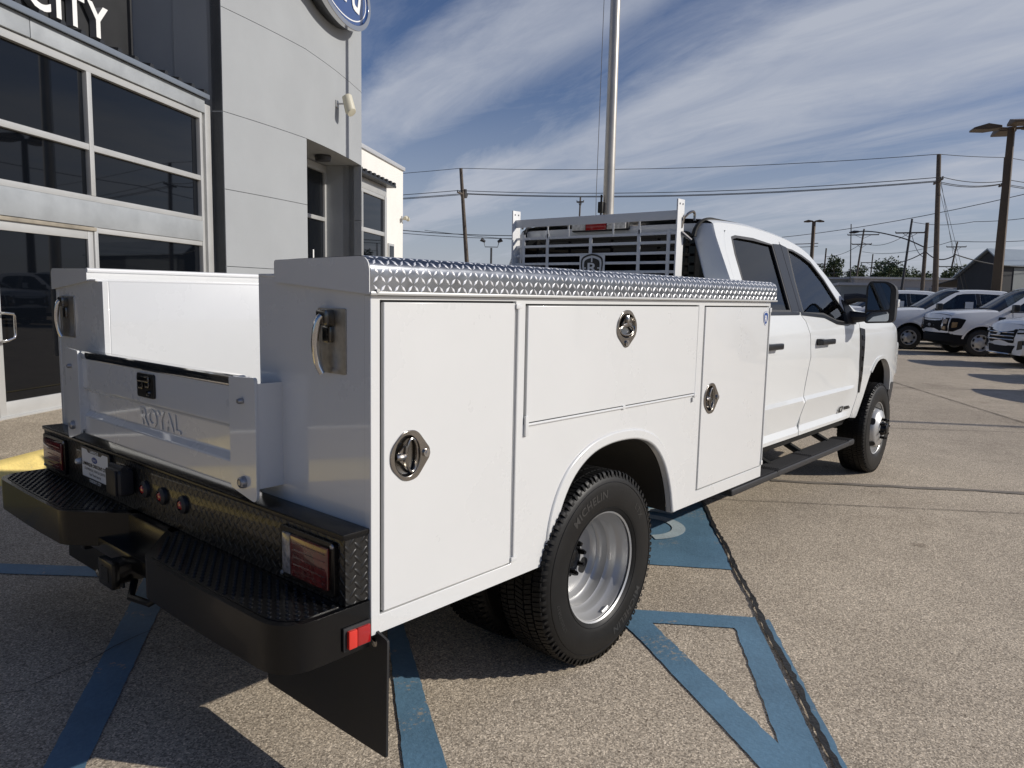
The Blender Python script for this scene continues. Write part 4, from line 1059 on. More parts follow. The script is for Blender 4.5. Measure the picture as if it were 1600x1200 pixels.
    ptext(q, 'COMMERCIAL VEHICLE CENTER', .0155, .5365, .694, 1, .0006)
    ptext(q, 'Your Truck Source', .0165, .5365, .674, 1, .0006)
    ptext(q, 'LAMARQUE', .017, .5365, .775, 0, .0006, .0005)
    ptext(q, 'CRESCENT CITY', .017, .5365, .645, 0, .0006, .0005)
    el = [(.5365 + .03 * math.cos(t), .747 + .0135 * math.sin(t)) for t in [2 * PI * i / 28 for i in range(28)]]
    q.plate(el, (), lambda u, v, d: (-.0999, u, v), th=0, mi=2)
    ptext(q, 'Ford', .017, .5365, .742, 0, .0012)
    q.obj('plate_print', [white_plain, black_print, blue_print], lp)
    for y in (.715, .352):
        q = B(); q.lathe([(0, -.116), (.012, -.112), (.015, -.10), (.015, -.085)], (0, y, .716), 12, axis='x'); q.obj('plate_lamp', clear_lens, T)
    q = B(); q.box(-.15, -.085, .165, .285, .665, .775, .02, 3); q.box(-.158, -.148, .18, .27, .67, .772, .01); q.tube([(-.13, .285, .775), (-.13, .16, .775)], .012, 8); q.obj('trailer_socket', black_plastic, T)
    for y in (.072, -.075, -.239):
        q = B(); q.lathe([(.0185, -.104), (.024, -.102), (.032, -.096), (.034, -.085)], (0, y, .709), 24, axis='x'); q.lathe([(0, -.0965), (.019, -.0965)], (0, y, .709), 24, axis='x'); ml = q.obj('marker_lamp', black_plastic, T)
        q = B(); q.lathe([(0, -.107), (.012, -.1055), (.0185, -.099), (.0185, -.09)], (0, y, .709), 20, axis='x'); q.obj('marker_lens', red_lens, ml)
    # hitch receiver and drop frame
    q = B()
    q.box(-.20, .0, -.37, .37, .44, .50, .01); q.box(-.12, -.06, -.42, .42, .47, .60, .01)
    q.box(-.27, .1, -.05, .05, .40, .475, .008)
    q.box(-.275, -.245, -.062, .062, .388, .488, .006)
    q.box(-.277, -.272, -.03, .03, .412, .464)
    for sg in (-1, 1): q.tube([(-.20, sg * .07, .41), (-.235, sg * .12, .37), (-.215, sg * .22, .37), (-.12, sg * .26, .42)], .014, 8)
    q.box(-.15, .15, .55, .60, .36, .46, .01); q.box(-.15, .15, -.60, -.55, .40, .47, .01)
    q.obj('hitch_receiver', black_gloss, T)
    # mud flaps
    for sg in (-1, 1):
        q = B(); ol = rpoly([(sg * 1.245, .125), (sg * .605, .125), (sg * .605, .50), (sg * 1.19, .50), (sg * 1.245, .485)], .006, 2)
        n = 10; q.plate(dens(ol, .06), (), lambda u, v, d: (.020 + d - .012 * (.5 - v) * math.sin((u + 2) * 2.1), u, v), th=.008, grid=.08)
        fl = q.obj('mud_flap', flap_m, T)
        q = B(); q.lathe([(0, -.005), (.012, -.004), (.017, .0)], (.022, sg * 1.185, .462), 14, axis='x'); q.obj('washer', steel_m, fl)

    # ---- chassis
    q = B()
    for sg in (-1, 1):
        q.box(.05, 6.1, min(sg * .42, sg * .50), max(sg * .42, sg * .50), .56, .76, .01)
        q.box(.5, 1.9, min(sg * .52, sg * .58), max(sg * .52, sg * .58), .44, .50, .01)
        q.tube([(5.2, sg * .55, .40), (5.714, sg * .6, .42), (6.1, sg * .5, .5)], .05, 10)
    q.tube([(1.164, -.62, .393), (1.164, .62, .393)], .06, 14); q.lathe([(0, -.18), (.16, -.16), (.19, 0), (.16, .16), (0, .18)], (1.164, 0, .41), 20)
    q.tube([(1.3, 0, .45), (3.6, 0, .55)], .05, 10); q.tube([(5.714, -.8, .40), (5.714, .8, .40)], .055, 12)
    q.box(2.0, 3.1, -.9, -.5, .52, .70, .03); q.box(3.4, 4.9, -.36, .36, .42, .7, .05); q.tube([(2.2, .35, .45), (5.0, .3, .42)], .06, 12); q.box(5.0, 6.3, -.42, .42, .40, .8, .05)
    q.box(2.95, 5.15, -.90, .90, .585, .62); q.box(2.92, 2.96, -.9, .9, .55, 1.2)
    q.obj('chassis', chassis_m, T)
    dual_wheel(T, 1.164, -1.110, True); dual_wheel(T, 1.164, 1.110, False)
    front_wheel(T, 5.714, -.920); front_wheel(T, 5.714, .920)

    # ---- headache rack
    q = B()
    for sg in (-1, 1): q.box(2.700, 2.780, min(sg * .632, sg * .642), max(sg * .632, sg * .642), 1.46, 2.065, .002)
    q.box(2.728, 2.738, -.632, .632, 1.948, 2.002, .002); q.box(2.738, 2.765, -.632, .632, 1.990, 2.0025, .002)
    for z in (1.872, 1.818, 1.756, 1.699, 1.643, 1.585, 1.527): q.box(2.742, 2.754, -.632, .632, z - .0085, z + .0085, .002)
    for y in (.565, .355, .0, -.36, -.565): q.box(2.7395, 2.7425, y - .012, y + .012, 1.50, 1.90 if abs(y) > .1 else 1.873, .001)
    for y in (.18, -.17, -.36, .355): q.box(2.7395, 2.7425, y - .006, y + .006, 1.872, 1.948, .001)
    rk = q.obj('headache_rack', rack_white, T)
    q = B(); sh, si, sj = shield(.165, .20), shield(.145, .178), shield(.118, .148)
    q.plate([(-.098, -.115), (.098, -.115), (.098, .098), (-.098, .098)], (), lambda u, v, d: (2.734 + d, u - .02, 1.655 + v), th=.004, mi=0)
    q.plate(sh, [si], lambda u, v, d: (2.7325, u - .02, 1.660 + v), th=0, mi=1); q.plate(sj, (), lambda u, v, d: (2.7325, u - .02, 1.660 + v), th=0, mi=1)
    q.box(2.7305, 2.732, -.025, -.015, 1.706, 1.745, mi=0); q.box(2.7305, 2.732, -.090, -.065, 1.664, 1.672, mi=0); q.box(2.7305, 2.732, .025, .050, 1.664, 1.672, mi=0)
    vs, fs = text_geo('R', .088, 0, align='CENTER', bold=.0015); q.add([(2.7310, -.02 - v.x * 1.5, 1.640 + v.y) for v in vs], fs, 0)
    q.obj('shield_emblem', [rack_white, black_print], rk)
    for sg in (-1, 1):
        q = B(); y = sg * .642
        q.tube(catmull([(2.755, y, 1.945), (2.79, y + sg * .02, 1.985), (2.83, y + sg * .03, 2.0), (2.85, y + sg * .03, 1.985), (2.85, y + sg * .03, 1.95)], 4), .008, 8)
        q.tube([(2.755, y, 1.90), (2.76, y + sg * .012, 1.965)], .006, 6); q.tube([(2.755, y, 1.875), (2.80, y + sg * .04, 1.83)], .011, 8)
        for dx in (2.722, 2.757): q.tube([(dx, -.6425 if sg < 0 else .6315, 2.038), (dx, -.644 if sg < 0 else .630, 2.038)], .006, 8)
        q.obj('rope_hook', steel_m, rk)

    # ---- cab
    S = Shell([.40, .53, .575, .615, .70, .80, .822, .90, 1.1, 1.25, 1.34, 1.40, 1.95], [.92, .985, .990, .972, .988, 1.014, .990, .994, 1.012, 1.008, .992, .975, .745], nose=(5.95, .22))
    SF = Shell([.40, .55, .70, .90, 1.1, 1.25, 1.34, 1.40, 1.95], [.93, .985, 1.0, 1.012, 1.012, 1.005, .990, .975, .745], nose=(5.95, .22))
    S.blend = (4.86, 5.10, SF)
    roof_edge = [(p.x, p.y) for p in catmull([(2.935, 1.935), (3.05, 1.951), (3.40, 1.958), (3.75, 1.944), (4.06, 1.916), (4.28, 1.878), (4.42, 1.836)], 5)]
    apil = [(p.x, p.y) for p in catmull([(4.42, 1.836), (4.55, 1.755), (4.70, 1.645), (4.87, 1.51), (5.12, 1.395)], 5)]
    hood = [(p.x, p.y) for p in catmull([(5.12, 1.395), (5.5, 1.372), (5.9, 1.335), (6.18, 1.285), (6.34, 1.215), (6.42, 1.12)], 5)]
    back = [(2.905, .60), (2.905, 1.30), (2.908, 1.48), (2.912, 1.70), (2.918, 1.86), (2.935, 1.935)]
    S.strip('cab_back', back, cab_white, T, crown=.03)
    S.strip('roof', roof_edge, cab_white, T, crown=.045)
    ws = S.strip('windshield', apil, glass_front, T, crown=.03, bow=.06, wl=.93)
    S.strip('hood', hood, cab_white, T, crown=.05, bow=.02)
    fr_ = S.strip('front_end', [(6.42, 1.12), (6.46, .95), (6.48, .75), (6.46, .55), (6.40, .48)], cab_white, T, crown=.05, bow=.05)
    q = B(); q.box(6.50, 6.58, -.72, .72, .78, 1.14, .03); q.obj('grille', black_satin, T)
    q = B(); q.box(6.40, 6.60, -.90, .90, .50, .72, .06); q.obj('front_bumper', dark_chrome, T)
    for sg in (-1, 1):
        q = B(); q.box(6.36, 6.54, min(sg * .73, sg * .955), max(sg * .73, sg * .955), .80, 1.12, .03); q.obj('headlight', clear_lens, T)
    # rear window across the back, brake lamp, corner seals
    q = B(); n = 14; vs = []
    rw = rpoly([(-.80, 1.42), (.80, 1.42), (.645, 1.893), (-.645, 1.893)], .05, 5)
    q.plate(dens(rw, .08), (), lambda u, v, d: (2.866 + .022 * (u / .8) ** 4 + d, u, v), th=.004, grid=.12); q.obj('rear_window', mat('rear_window_glass', (.002, .002, .003), .03, spec=.22), T)
    q = B(); q.box(2.866, 2.90, -.195, .250, 1.915, 1.972, .012, 3); bl = q.obj('brake_lamp', black_plastic, T)
    q = B(); q.box(2.858, 2.868, -.035, .128, 1.922, 1.966, .004); q.obj('red_lens', red_lens, bl)
    for ya, yb in ((-.185, -.040), (.133, .242)): q = B(); q.box(2.859, 2.868, ya, yb, 1.924, 1.964, .004); q.obj('clear_lens', clear_lens, bl)
    for sg in (-1, 1):
        q = B(); q.tube(catmull([(2.872, sg * .66, 1.86), (2.88, sg * .668, 1.905), (2.905, sg * .685, 1.945), (2.96, sg * .708, 1.968), (3.06, sg * .718, 1.971), (3.4, sg * .720, 1.970), (3.8, sg * .722, 1.955)], 5), [.017 - .013 * min(1, i / 22) for i in range(31)], 8); q.obj('roof_seal', seal_gap_black, T)
    wr = [(3.078, 1.577), (3.10, 1.76), (3.134, 1.869), (3.20, 1.882), (3.469, 1.883), (3.772, 1.862), (3.735, 1.62), (3.695, 1.412), (3.06, 1.416)]
    wf = [(4.022, 1.852), (4.12, 1.846), (4.28, 1.815), (4.41, 1.775), (4.573, 1.650), (4.70, 1.50), (4.86, 1.335), (4.80, 1.322), (4.56, 1.338), (4.30, 1.385), (3.902, 1.404), (3.945, 1.62)]
    seam_t = [(3.915, 1.895), (3.872, 1.62), (3.838, 1.40), (3.92, 1.345), (3.975, 1.26), (4.0, 1.10), (3.965, .82), (3.925, .55)]
    g = .006
    rdoor = rpoly([(2.962, .55), (2.962, 1.55), (2.985, 1.76), (3.048, 1.910), (3.455, 1.918)], [0, .02, .03, .08, 0], 4) + [(x - g, z) for x, z in seam_t]
    fdoor = [(x + g, z) for x, z in seam_t][::-1] + [(4.05, 1.885), (4.24, 1.855), (4.40, 1.812), (4.52, 1.735), (4.66, 1.63), (4.83, 1.49), (5.045, 1.372), (5.10, 1.30), (5.165, .76), (5.06, .555)]
    fend = [(5.176, .76), (5.112, 1.30), (5.06, 1.376), (5.12, 1.392)] + hood[1:] + [(6.44, .95), (6.45, .74), (6.10, .70)] + [(p.x, p.y) for p in catmull([(6.10, .70), (6.07, .80), (6.0, .905), (5.88, .985), (5.745, 1.008), (5.60, .985), (5.47, .90), (5.37, .76), (5.30, .64), (5.235, .53)], 4)][1:] + [(5.075, .55)]
    for sg in (-1, 1):
        # pillar + roof rail (frame behind the doors)
        rail_o = [(2.912, .60), (2.916, 1.86), (2.938, 1.935)] + roof_edge[1:] + apil[1:] + [(5.05, 1.378), (4.82, 1.485), (4.65, 1.625), (4.51, 1.728), (4.39, 1.806), (4.23, 1.850), (4.05, 1.880), (3.91, 1.89), (3.455, 1.912), (3.06, 1.905), (2.993, 1.76), (2.968, 1.55), (2.968, .60)]
        S.side(sg, 'cab_side', rail_o, cab_white, T, off=.0005)
        for nm, ol, w_, gm in (('rear_door', rdoor, wr, glass_rear), ('front_door', fdoor, wf, glass_front)):
            x0_, x1_ = (2.975, 3.905) if nm == 'rear_door' else (3.985, 5.05)
            d = S.side(sg, nm, ol, cab_white, T, holes=[w_], th=.045, grid=.05, dn=.035, ang=9, lines=[dens([(x0_, z_), (x1_, z_)], .05, False) for z_ in (.615, .80, .822)])
            S.side(sg, 'door_glass', w_, gm, d, off=.014, th=.004, grid=.15)
            cx_ = sum(p[0] for p in w_) / len(w_); cz_ = sum(p[1] for p in w_) / len(w_)
            def shr(p, a): 
                v = Vector((cx_ - p[0], cz_ - p[1])); return (p[0] + v.x / v.length * a, p[1] + v.y / v.length * a)
            S.side(sg, 'window_trim', [shr(p, -.004) for p in w_], black_plastic, d, holes=[[shr(p, .018) for p in w_]], off=-.001, th=.012)
        # black backing behind the seams, seam shade put into its colour
        S.side(sg, 'gap_shade', [(3.70, .57), (4.10, .57), (4.10, 1.30), (3.92, 1.36), (3.98, 1.86), (3.80, 1.86), (3.75, 1.40)], seal_gap_black, T, off=.048, th=.004)
        S.side(sg, 'pillar_trim', [(3.778, 1.868), (3.908, 1.872), (3.866, 1.62), (3.832, 1.412), (3.702, 1.412)], black_satin, T, off=-.0025, th=.003)
        S.side(sg, 'pillar_trim', [(3.919, 1.872), (4.014, 1.858), (3.938, 1.62), (3.896, 1.408), (3.846, 1.410), (3.880, 1.62)], black_satin, T, off=-.0025, th=.003)
        S.side(sg, 'pillar_trim', [(3.900, 1.875), (3.925, 1.875), (3.885, 1.62), (3.852, 1.41), (3.826, 1.41), (3.860, 1.62)], black_satin, T, off=-.0012, th=.002)
        S.side(sg, 'belt_trim', [(2.99, 1.392), (3.824, 1.390), (3.83, 1.410), (2.985, 1.414)], black_satin, T, off=-.003, th=.004)
        S.side(sg, 'belt_trim', [(3.86, 1.388), (4.30, 1.366), (4.55, 1.316), (4.80, 1.300), (4.88, 1.312), (4.80, 1.324), (4.56, 1.340), (4.30, 1.388), (3.862, 1.410)], black_satin, T, off=-.003, th=.004)
        SF.side(sg, 'fender', fend, cab_white, T, th=.035, grid=.05, dn=.03, ang=40)
        SF.side(sg, 'fender_vent', rpoly([(5.098, 1.282), (5.215, 1.268), (5.222, 1.20), (5.206, .90), (5.196, .745), (5.166, .755), (5.120, 1.0)], .01, 3), black_satin, T, off=-.008, th=.012)
        for k in range(5): SF.side(sg, 'vent_blade', [(5.14 + .006 * k, 1.22 - k * .085), (5.20 - .002 * k, 1.21 - k * .085), (5.20 - .002 * k, 1.175 - k * .085), (5.144 + .006 * k, 1.185 - k * .085)], dark_chrome, T, off=-.012, th=.005)
        # handles
        for hx0, hx1 in ((4.10, 4.37), (3.12, 3.385)):
            q = B(); yb_ = sg * (S.hw(hx0, 1.2) + .004)
            q.box(hx0, hx1, min(yb_ + sg * .012, yb_ + sg * .045), max(yb_ + sg * .012, yb_ + sg * .045), 1.178, 1.218, .012, 3)
            q.box(hx0 + .0, hx0 + .075, min(yb_ - sg * .01, yb_ + sg * .03), max(yb_ - sg * .01, yb_ + sg * .03), 1.176, 1.222, .008); q.box(hx1 - .03, hx1 - .005, min(yb_ - sg * .01, yb_ + sg * .03), max(yb_ - sg * .01, yb_ + sg * .03), 1.18, 1.214, .006)
            q.obj('door_handle', black_satin, T)
        # rocker, sill
        S.side(sg, 'rocker', [(2.96, .47), (2.96, .545), (5.07, .545), (5.20, .525), (5.18, .47)], chassis_m, T, off=.06, th=.05)
        # front wheel well
        q = B(); aw = [(p.x, p.y) for p in catmull([(6.14, .50), (6.13, .75), (6.02, .94), (5.745, 1.04), (5.46, .94), (5.33, .75), (5.24, .50)], 4)]
        n = len(aw); q.add([(x, sg * .965, z) for x, z in aw] + [(x, sg * .60, z) for x, z in aw], [[i, i + 1, n + i + 1, n + i] for i in range(n - 1)] + [[n + i for i in range(n)]]); q.obj('wheel_well', chassis_m, T)
        SF.side(sg, 'arch_lip', [(p.x, p.y) for p in catmull([(6.115, .70), (6.085, .81), (6.01, .92), (5.885, 1.002), (5.745, 1.026), (5.59, 1.0), (5.455, .91)], 4)] + [(p.x, p.y) for p in catmull([(5.465, .895), (5.60, .978), (5.745, 1.001), (5.88, .978), (5.995, .90), (6.065, .80), (6.095, .70)], 4)], cab_white, T, off=-.010, th=.05, grid=.05, dn=.02)
        SF.side(sg, 'bumper_valance', [(6.11, .46), (6.10, .705), (6.20, .76), (6.44, .74), (6.46, .46)], black_plastic, T, off=-.004, th=.05)
        # badge
        vs, fs = text_geo('6.7', .062, .002, shear=.25, bold=.002); q = B()
        sx = 1 if sg < 0 else -1
        q.add([((4.76 if sg < 0 else 5.05) + sx * v.x * 1.25, sg * (S.hw(4.9, .668) + .003 + v.z), .622 + v.y) for v in vs], fs)
        vs, fs = text_geo('POWER', .034, .002, shear=.25, spacing=1.1, bold=.002)
        q.add([((4.895 if sg < 0 else 4.915) + sx * v.x * 1.1, sg * (S.hw(4.9, .668) + .003 + v.z), .634 + v.y) for v in vs], fs)
        q.obj('engine_badge', black_satin, T)
        # running board
        q = B(); ya, yb = sorted((sg * .83, sg * 1.0))
        q.box(2.86, 5.18, ya, yb, .315, .358, .014, 3)
        for k in range(9):
            yk = sg * (.852 + k * .0155)
            for x0, x1 in ((2.92, 3.55), (3.62, 4.18), (4.24, 5.08)): q.box(x0, x1, yk - .0035, yk + .0035, .356, .3625, .0015)
        q.box(3.56, 3.61, ya - .002, yb + .002, .317, .361, .006); q.box(5.06, 5.19, ya - .003, yb + .003, .312, .364, .02, 3)
        rb = q.obj('running_board', black_plastic, T)
        for x in (3.0, 3.75, 4.35, 4.95):
            q = B(); q.tube([(x, sg * .88, .335), (x, sg * .75, .40), (x, sg * .60, .56)], .028, 8); q.box(x - .06, x + .06, min(sg * .55, sg * .76), max(sg * .55, sg * .76), .44, .58, .01); q.obj('bracket', chassis_m, rb)
        # door mirror
        q = B(); y = lambda a: sg * a
        q.tube([(4.93, y(.95), 1.365), (4.93, y(1.10), 1.372)], [.055, .034], 10); q.tube([(4.92, y(.93), 1.50), (4.93, y(1.02), 1.52), (4.93, y(1.10), 1.515)], [.05, .035, .028], 10)
        pl_ = [(4.78, 1.32), (4.80, 1.50), (4.885, 1.48), (5.03, 1.385), (4.98, 1.31)]
        q.plate(pl_, (), lambda u, v, d: (u, y(S.hw(u, v) + .012 - d), v), th=.04)
        q.obj('mirror_arm', black_plastic, T)
        q = B(); ol = rpoly([(1.085, 1.322), (1.300, 1.335), (1.300, 1.60), (1.245, 1.645), (1.105, 1.648), (1.085, 1.60)], [.03, .04, .05, .04, .03, .03], 5)
        q.plate(ol, (), lambda u, v, d: (4.905 + d, y(u), v), th=.05)
        ol2 = [(1.19 + (u - 1.19) * .86, 1.487 + (v - 1.487) * .86) for u, v in ol]
        n = len(ol); q.add([(4.955, y(u), v) for u, v in ol] + [(5.03, y(u), v) for u, v in ol2], [[i, (i + 1) % n, n + (i + 1) % n, n + i] for i in range(n)] + [[n + i for i in range(n)]])
        mh = q.obj('mirror_housing', black_plastic, T, bevel=.008)
        q = B(); q.plate(rpoly([(1.102, 1.425), (1.262, 1.432), (1.262, 1.59), (1.225, 1.632), (1.115, 1.634), (1.102, 1.61)], .02, 4), (), lambda u, v, d: (4.898 + d + .06 * (u - 1.18) * sg * 0, y(u), v), th=.004); q.obj('mirror_glass', glass_mirror, mh)
        q = B(); q.plate(rpoly([(1.102, 1.337), (1.262, 1.345), (1.262, 1.418), (1.102, 1.411)], .018, 4), (), lambda u, v, d: (4.898 + d, y(u), v), th=.004); q.obj('spotter_glass', glass_mirror, mh)
        q = B(); q.box(4.935, 4.985, min(y(1.296), y(1.312)), max(y(1.296), y(1.312)), 1.452, 1.512, .006); q.obj('turn_lamp', clear_lens, mh)
    # interior
    for x in (3.55, 4.45):
        for y in (-.40, .40):
            q = B(); q.box(x - .05, x + .45, y - .26, y + .26, .95, 1.10, .06, 3); q.box(x - .18, x - .02, y - .25, y + .25, 1.05, 1.58, .06, 3); q.box(x - .17, x - .06, y - .13, y + .13, 1.58, 1.78, .045, 3); q.obj('seat', seat_m, T)
    q = B(); q.box(4.95, 5.30, -.86, .86, .95, 1.33, .06, 3); q.box(2.96, 5.1, -.9, .9, .62, .70); q.obj('dashboard', seat_m, T)
    q = B(); wc = Vector((4.90, .40, 1.25)); q.tube([wc + Vector((.07 * math.sin(t) * -1, .19 * math.cos(t), .17 * math.sin(t))) for t in [2 * PI * i / 24 for i in range(25)]], .014, 8); q.obj('steering_wheel', black_plastic, T)
    return T
build_truck()

# ================================================================== PARKED VEHICLES
lot_glass = glass_see('lot_car_glass', (.45, .50, .53), 1.6)
lot_tyre = mat('lot_tyre', (.018, .018, .018), .7)
def lot_wheel(parent, x, y, r, out, name='wheel'):
    w = bpy.data.objects.new(name, None); COL.objects.link(w); w.parent = parent; w.location = (x, y, r)
    if out > 0: w.rotation_euler = (0, 0, PI)
    b = B(); half = [(r * .60, .10), (r * .64, .118), (r * .78, .125), (r * .90, .118), (r * .97, .10), (r, .075), (r, 0)]
    b.lathe([(q, -y_) for q, y_ in half] + [(q, y_) for q, y_ in half[::-1][1:]], (0, 0, 0), 36); b.obj('tyre', lot_tyre, w)
    b = B(); b.lathe([(r * .60, -.10), (r * .625, -.112), (r * .60, -.118), (r * .575, -.10), (r * .55, -.06), (r * .50, -.04), (r * .40, -.052), (r * .22, -.075), (r * .17, -.10), (r * .15, -.108), (0, -.11)], (0, 0, 0), 36)
    b.lathe([(r * .6, .1), (0, .08)], (0, 0, 0), 16)
    for k in range(7):
        a = 2 * PI * k / 7; er = Vector((math.cos(a), 0, math.sin(a))); et = Vector((-math.sin(a), 0, math.cos(a)))
        b.plate(rpoly([(-.028, -.036), (.028, -.046), (.028, .046), (-.028, .036)], .015, 3), (), lambda u, v, d: tuple(er * (r * .46 + u) + et * v + Vector((0, -.062, 0))), th=0, mi=1)
    b.obj('rim', [rim_m, chassis_m], w)
    return w

def arch(cx, r, z0, zc, n=12):
    """wheel opening from rear foot to front foot"""
    a0 = math.asin(max(-1, min(1, (z0 - zc) / r)))
    return [(cx - r * math.cos(a0 + (PI - 2 * a0) * k / n), zc + r * math.sin(a0 + (PI - 2 * a0) * k / n)) for k in range(n + 1)]

lot_black = mat('lot_car_black_trim', (.010, .010, .011), .7, spec=.15)
def lot_vehicle(kind, name, label, cat, loc, heading, paint_m, group=None):
    T = thing(name, label, cat, loc, heading, group)
    if kind == 'pickup':
        zt = [.35, .5, .62, .80, .98, 1.10, 1.22, 1.28, 1.93]; wt = [.90, .95, .975, 1.0, 1.005, .99, .965, .945, .70]
        S = Shell(zt, wt, nose=(.35, .10)); WB, r = 3.7, .39
        hood = [(-.42, 1.280), (-.1, 1.275), (.35, 1.245), (.68, 1.205), (.81, 1.14)]
        front = [(.81, 1.14), (.865, 1.02), (.885, .85), (.88, .66)]
        apil = [(-1.50, 1.87), (-1.36, 1.835), (-1.1, 1.70), (-.78, 1.49), (-.42, 1.280)]
        roof = [(-3.05, 1.83), (-2.8, 1.885), (-2.3, 1.91), (-1.8, 1.905), (-1.50, 1.87)]
        back = [(-3.14, 1.28), (-3.05, 1.83)]
        tail = -4.95; beltz = 1.27
    else:
        zt = [.30, .45, .60, .80, .95, 1.05, 1.15, 1.22, 1.75]; wt = [.88, .94, .985, 1.0, 1.0, .985, .96, .94, .70]
        S = Shell(zt, wt, nose=(.30, .20)); WB, r = 3.02, .37
        hood = [(-.50, 1.18), (-.1, 1.17), (.35, 1.125), (.66, 1.06), (.80, .98)]
        front = [(.80, .98), (.87, .85), (.90, .70), (.88, .52)]
        apil = [(-1.75, 1.68), (-1.5, 1.63), (-1.15, 1.48), (-.8, 1.32), (-.50, 1.18)]
        roof = [(-4.05, 1.60), (-3.7, 1.68), (-3.0, 1.715), (-2.3, 1.715), (-1.75, 1.68)]
        back = [(-4.25, 1.0), (-4.2, 1.2), (-4.05, 1.60)]
        tail = -4.28; beltz = 1.18
    hood = [(p.x, p.y) for p in catmull(hood, 4)]; roof = [(p.x, p.y) for p in catmull(roof, 4)]; apil = [(p.x, p.y) for p in catmull(apil, 3)]
    S.strip('hood', hood, paint_m, T, crown=.05, bow=.03); S.strip('roof', roof, paint_m, T, crown=.045)
    S.strip('windshield', apil, lot_glass, T, crown=.03, bow=.10, wl=.93); S.strip('front_panel', front, paint_m, T, crown=.05, bow=.10)
    S.strip('rear_panel', back, glass_dark if kind == 'pickup' else paint_m, T, crown=.03)
    sill = .42 if kind == 'pickup' else .36
    fa = arch(0, .475, sill + .05, .40); ra = arch(-WB, .475, sill + .05, .40)
    topf = [p for p in hood]
    body = [(tail, sill + .06)] + [(ra[0][0], sill)] + ra + [(ra[-1][0], sill), (fa[0][0], sill)] + fa + [(fa[-1][0], .60), (.78, .62), (.86, .66), (.872, .80), (.86 if kind == 'pickup' else .85, 1.0 if kind == 'pickup' else .92), (.81, 1.13) if kind == 'pickup' else (.80, .97)] + hood[::-1][1:]
    body += [(hood[0][0] - .4, beltz + .0), (-3.12, beltz), (-3.16, beltz + .02), (tail, beltz - .0)] if kind == 'pickup' else [(-1.0, beltz + .0), (-4.2, beltz), (tail, .95)]
    for sg in (-1, 1):
        S.side(sg, 'body_side', body, paint_m, T, th=.03, grid=.14, dn=.09)
        # cabin frame with window openings
        rx = [(x, z - .0) for x, z in roof[::-1]]
        if kind == 'pickup':
            fr_o = [(hood[0][0] - .38, beltz)] + [(hood[0][0], hood[0][1])] + apil[::-1][1:] + rx[1:] + [(-3.13, beltz)]
            w1 = [(-.74, 1.305), (-1.42, 1.775), (-1.62, 1.815), (-1.95, 1.825), (-1.98, 1.30)]; w2 = [(-2.12, 1.30), (-2.09, 1.825), (-2.65, 1.80), (-2.80, 1.74), (-2.92, 1.30)]
        else:
            fr_o = [(-.95, beltz), (hood[0][0], hood[0][1])] + apil[::-1][1:] + rx[1:] + [(-4.22, beltz)]
            w1 = [(-.95, 1.21), (-1.62, 1.57), (-1.9, 1.62), (-2.15, 1.63), (-2.18, 1.21)]; w2 = [(-2.28, 1.21), (-2.25, 1.63), (-3.05, 1.62), (-3.1, 1.21)]
        S.side(sg, 'cabin_frame', fr_o, paint_m, T, holes=[w1, w2], th=.04, grid=.14, dn=.09, off=.001)
        for w_ in (w1, w2): S.side(sg, 'side_window', w_, lot_glass, T, off=.016, th=.004, grid=.2)
        S.side(sg, 'window_pillar', [(w1[-1][0] - .005, w1[-1][1]), (w1[-2][0] - .005, w1[-2][1]), (w2[1][0] + .005, w2[1][1]), (w2[0][0] + .005, w2[0][1])], black_satin, T, off=-.003, th=.004)
        S.side(sg, 'belt_trim', [(w1[0][0], beltz + .005), (w1[0][0] + .03, beltz + .03), (w2[-1][0], beltz + .03), (w2[-1][0], beltz + .005)], black_satin, T, off=-.003, th=.005)
        for xs in ((-.78, -.785), (-2.03, -2.035), (-3.05, -3.055)): S.side(sg, 'door_seam', [(xs[0], sill + .06), (xs[1] - .006, sill + .06), (xs[1] - .006, beltz), (xs[0], beltz)], seal_gap_black, T, off=-.0015, th=.002)
        for xh in (-1.95, -2.95): 
            q = B(); y = sg * S.hw(xh, 1.08); q.box(xh, xh + .22, min(y, y + sg * .035), max(y, y + sg * .035), 1.06, 1.10, .01); q.obj('door_handle', black_satin, T)
        # arches, wells, wheels
        for cx in (0, -WB):
            q = B(); a = arch(cx, .475, sill - .02, .40, 14); n = len(a); q.add([(x, sg * .95, z) for x, z in a] + [(x, sg * .55, z) for x, z in a], [[i, i + 1, n + i + 1, n + i] for i in range(n - 1)] + [[n + i for i in range(n)]]); q.obj('wheel_well', chassis_m, T)
            ol = arch(cx, .525, sill + .04, .40, 14) + arch(cx, .472, sill + .04, .40, 14)[::-1]
            S.side(sg, 'arch_trim', ol, paint_m if kind == 'pickup' else black_plastic, T, off=-.014, th=.03)
            lot_wheel(T, cx, sg * .845, r, sg)
        S.side(sg, 'sill', [(fa[0][0], sill - .08), (fa[0][0], sill + .02), (ra[-1][0], sill + .02), (ra[-1][0], sill - .08)], black_plastic, T, off=.03, th=.05)
        # mirror
        q = B(); y = sg * .93; yo = sg * 1.21; mx = -.80 if kind == 'pickup' else -1.0; mz = beltz + .12
        q.box(mx - .06, mx + .10, min(sg * 1.02, yo), max(sg * 1.02, yo), mz - .09, mz + .11, .04, 3); q.box(mx, mx + .07, min(sg * .90, sg * 1.06), max(sg * .90, sg * 1.06), mz - .10, mz - .04, .015); q.obj('door_mirror', black_satin, T)
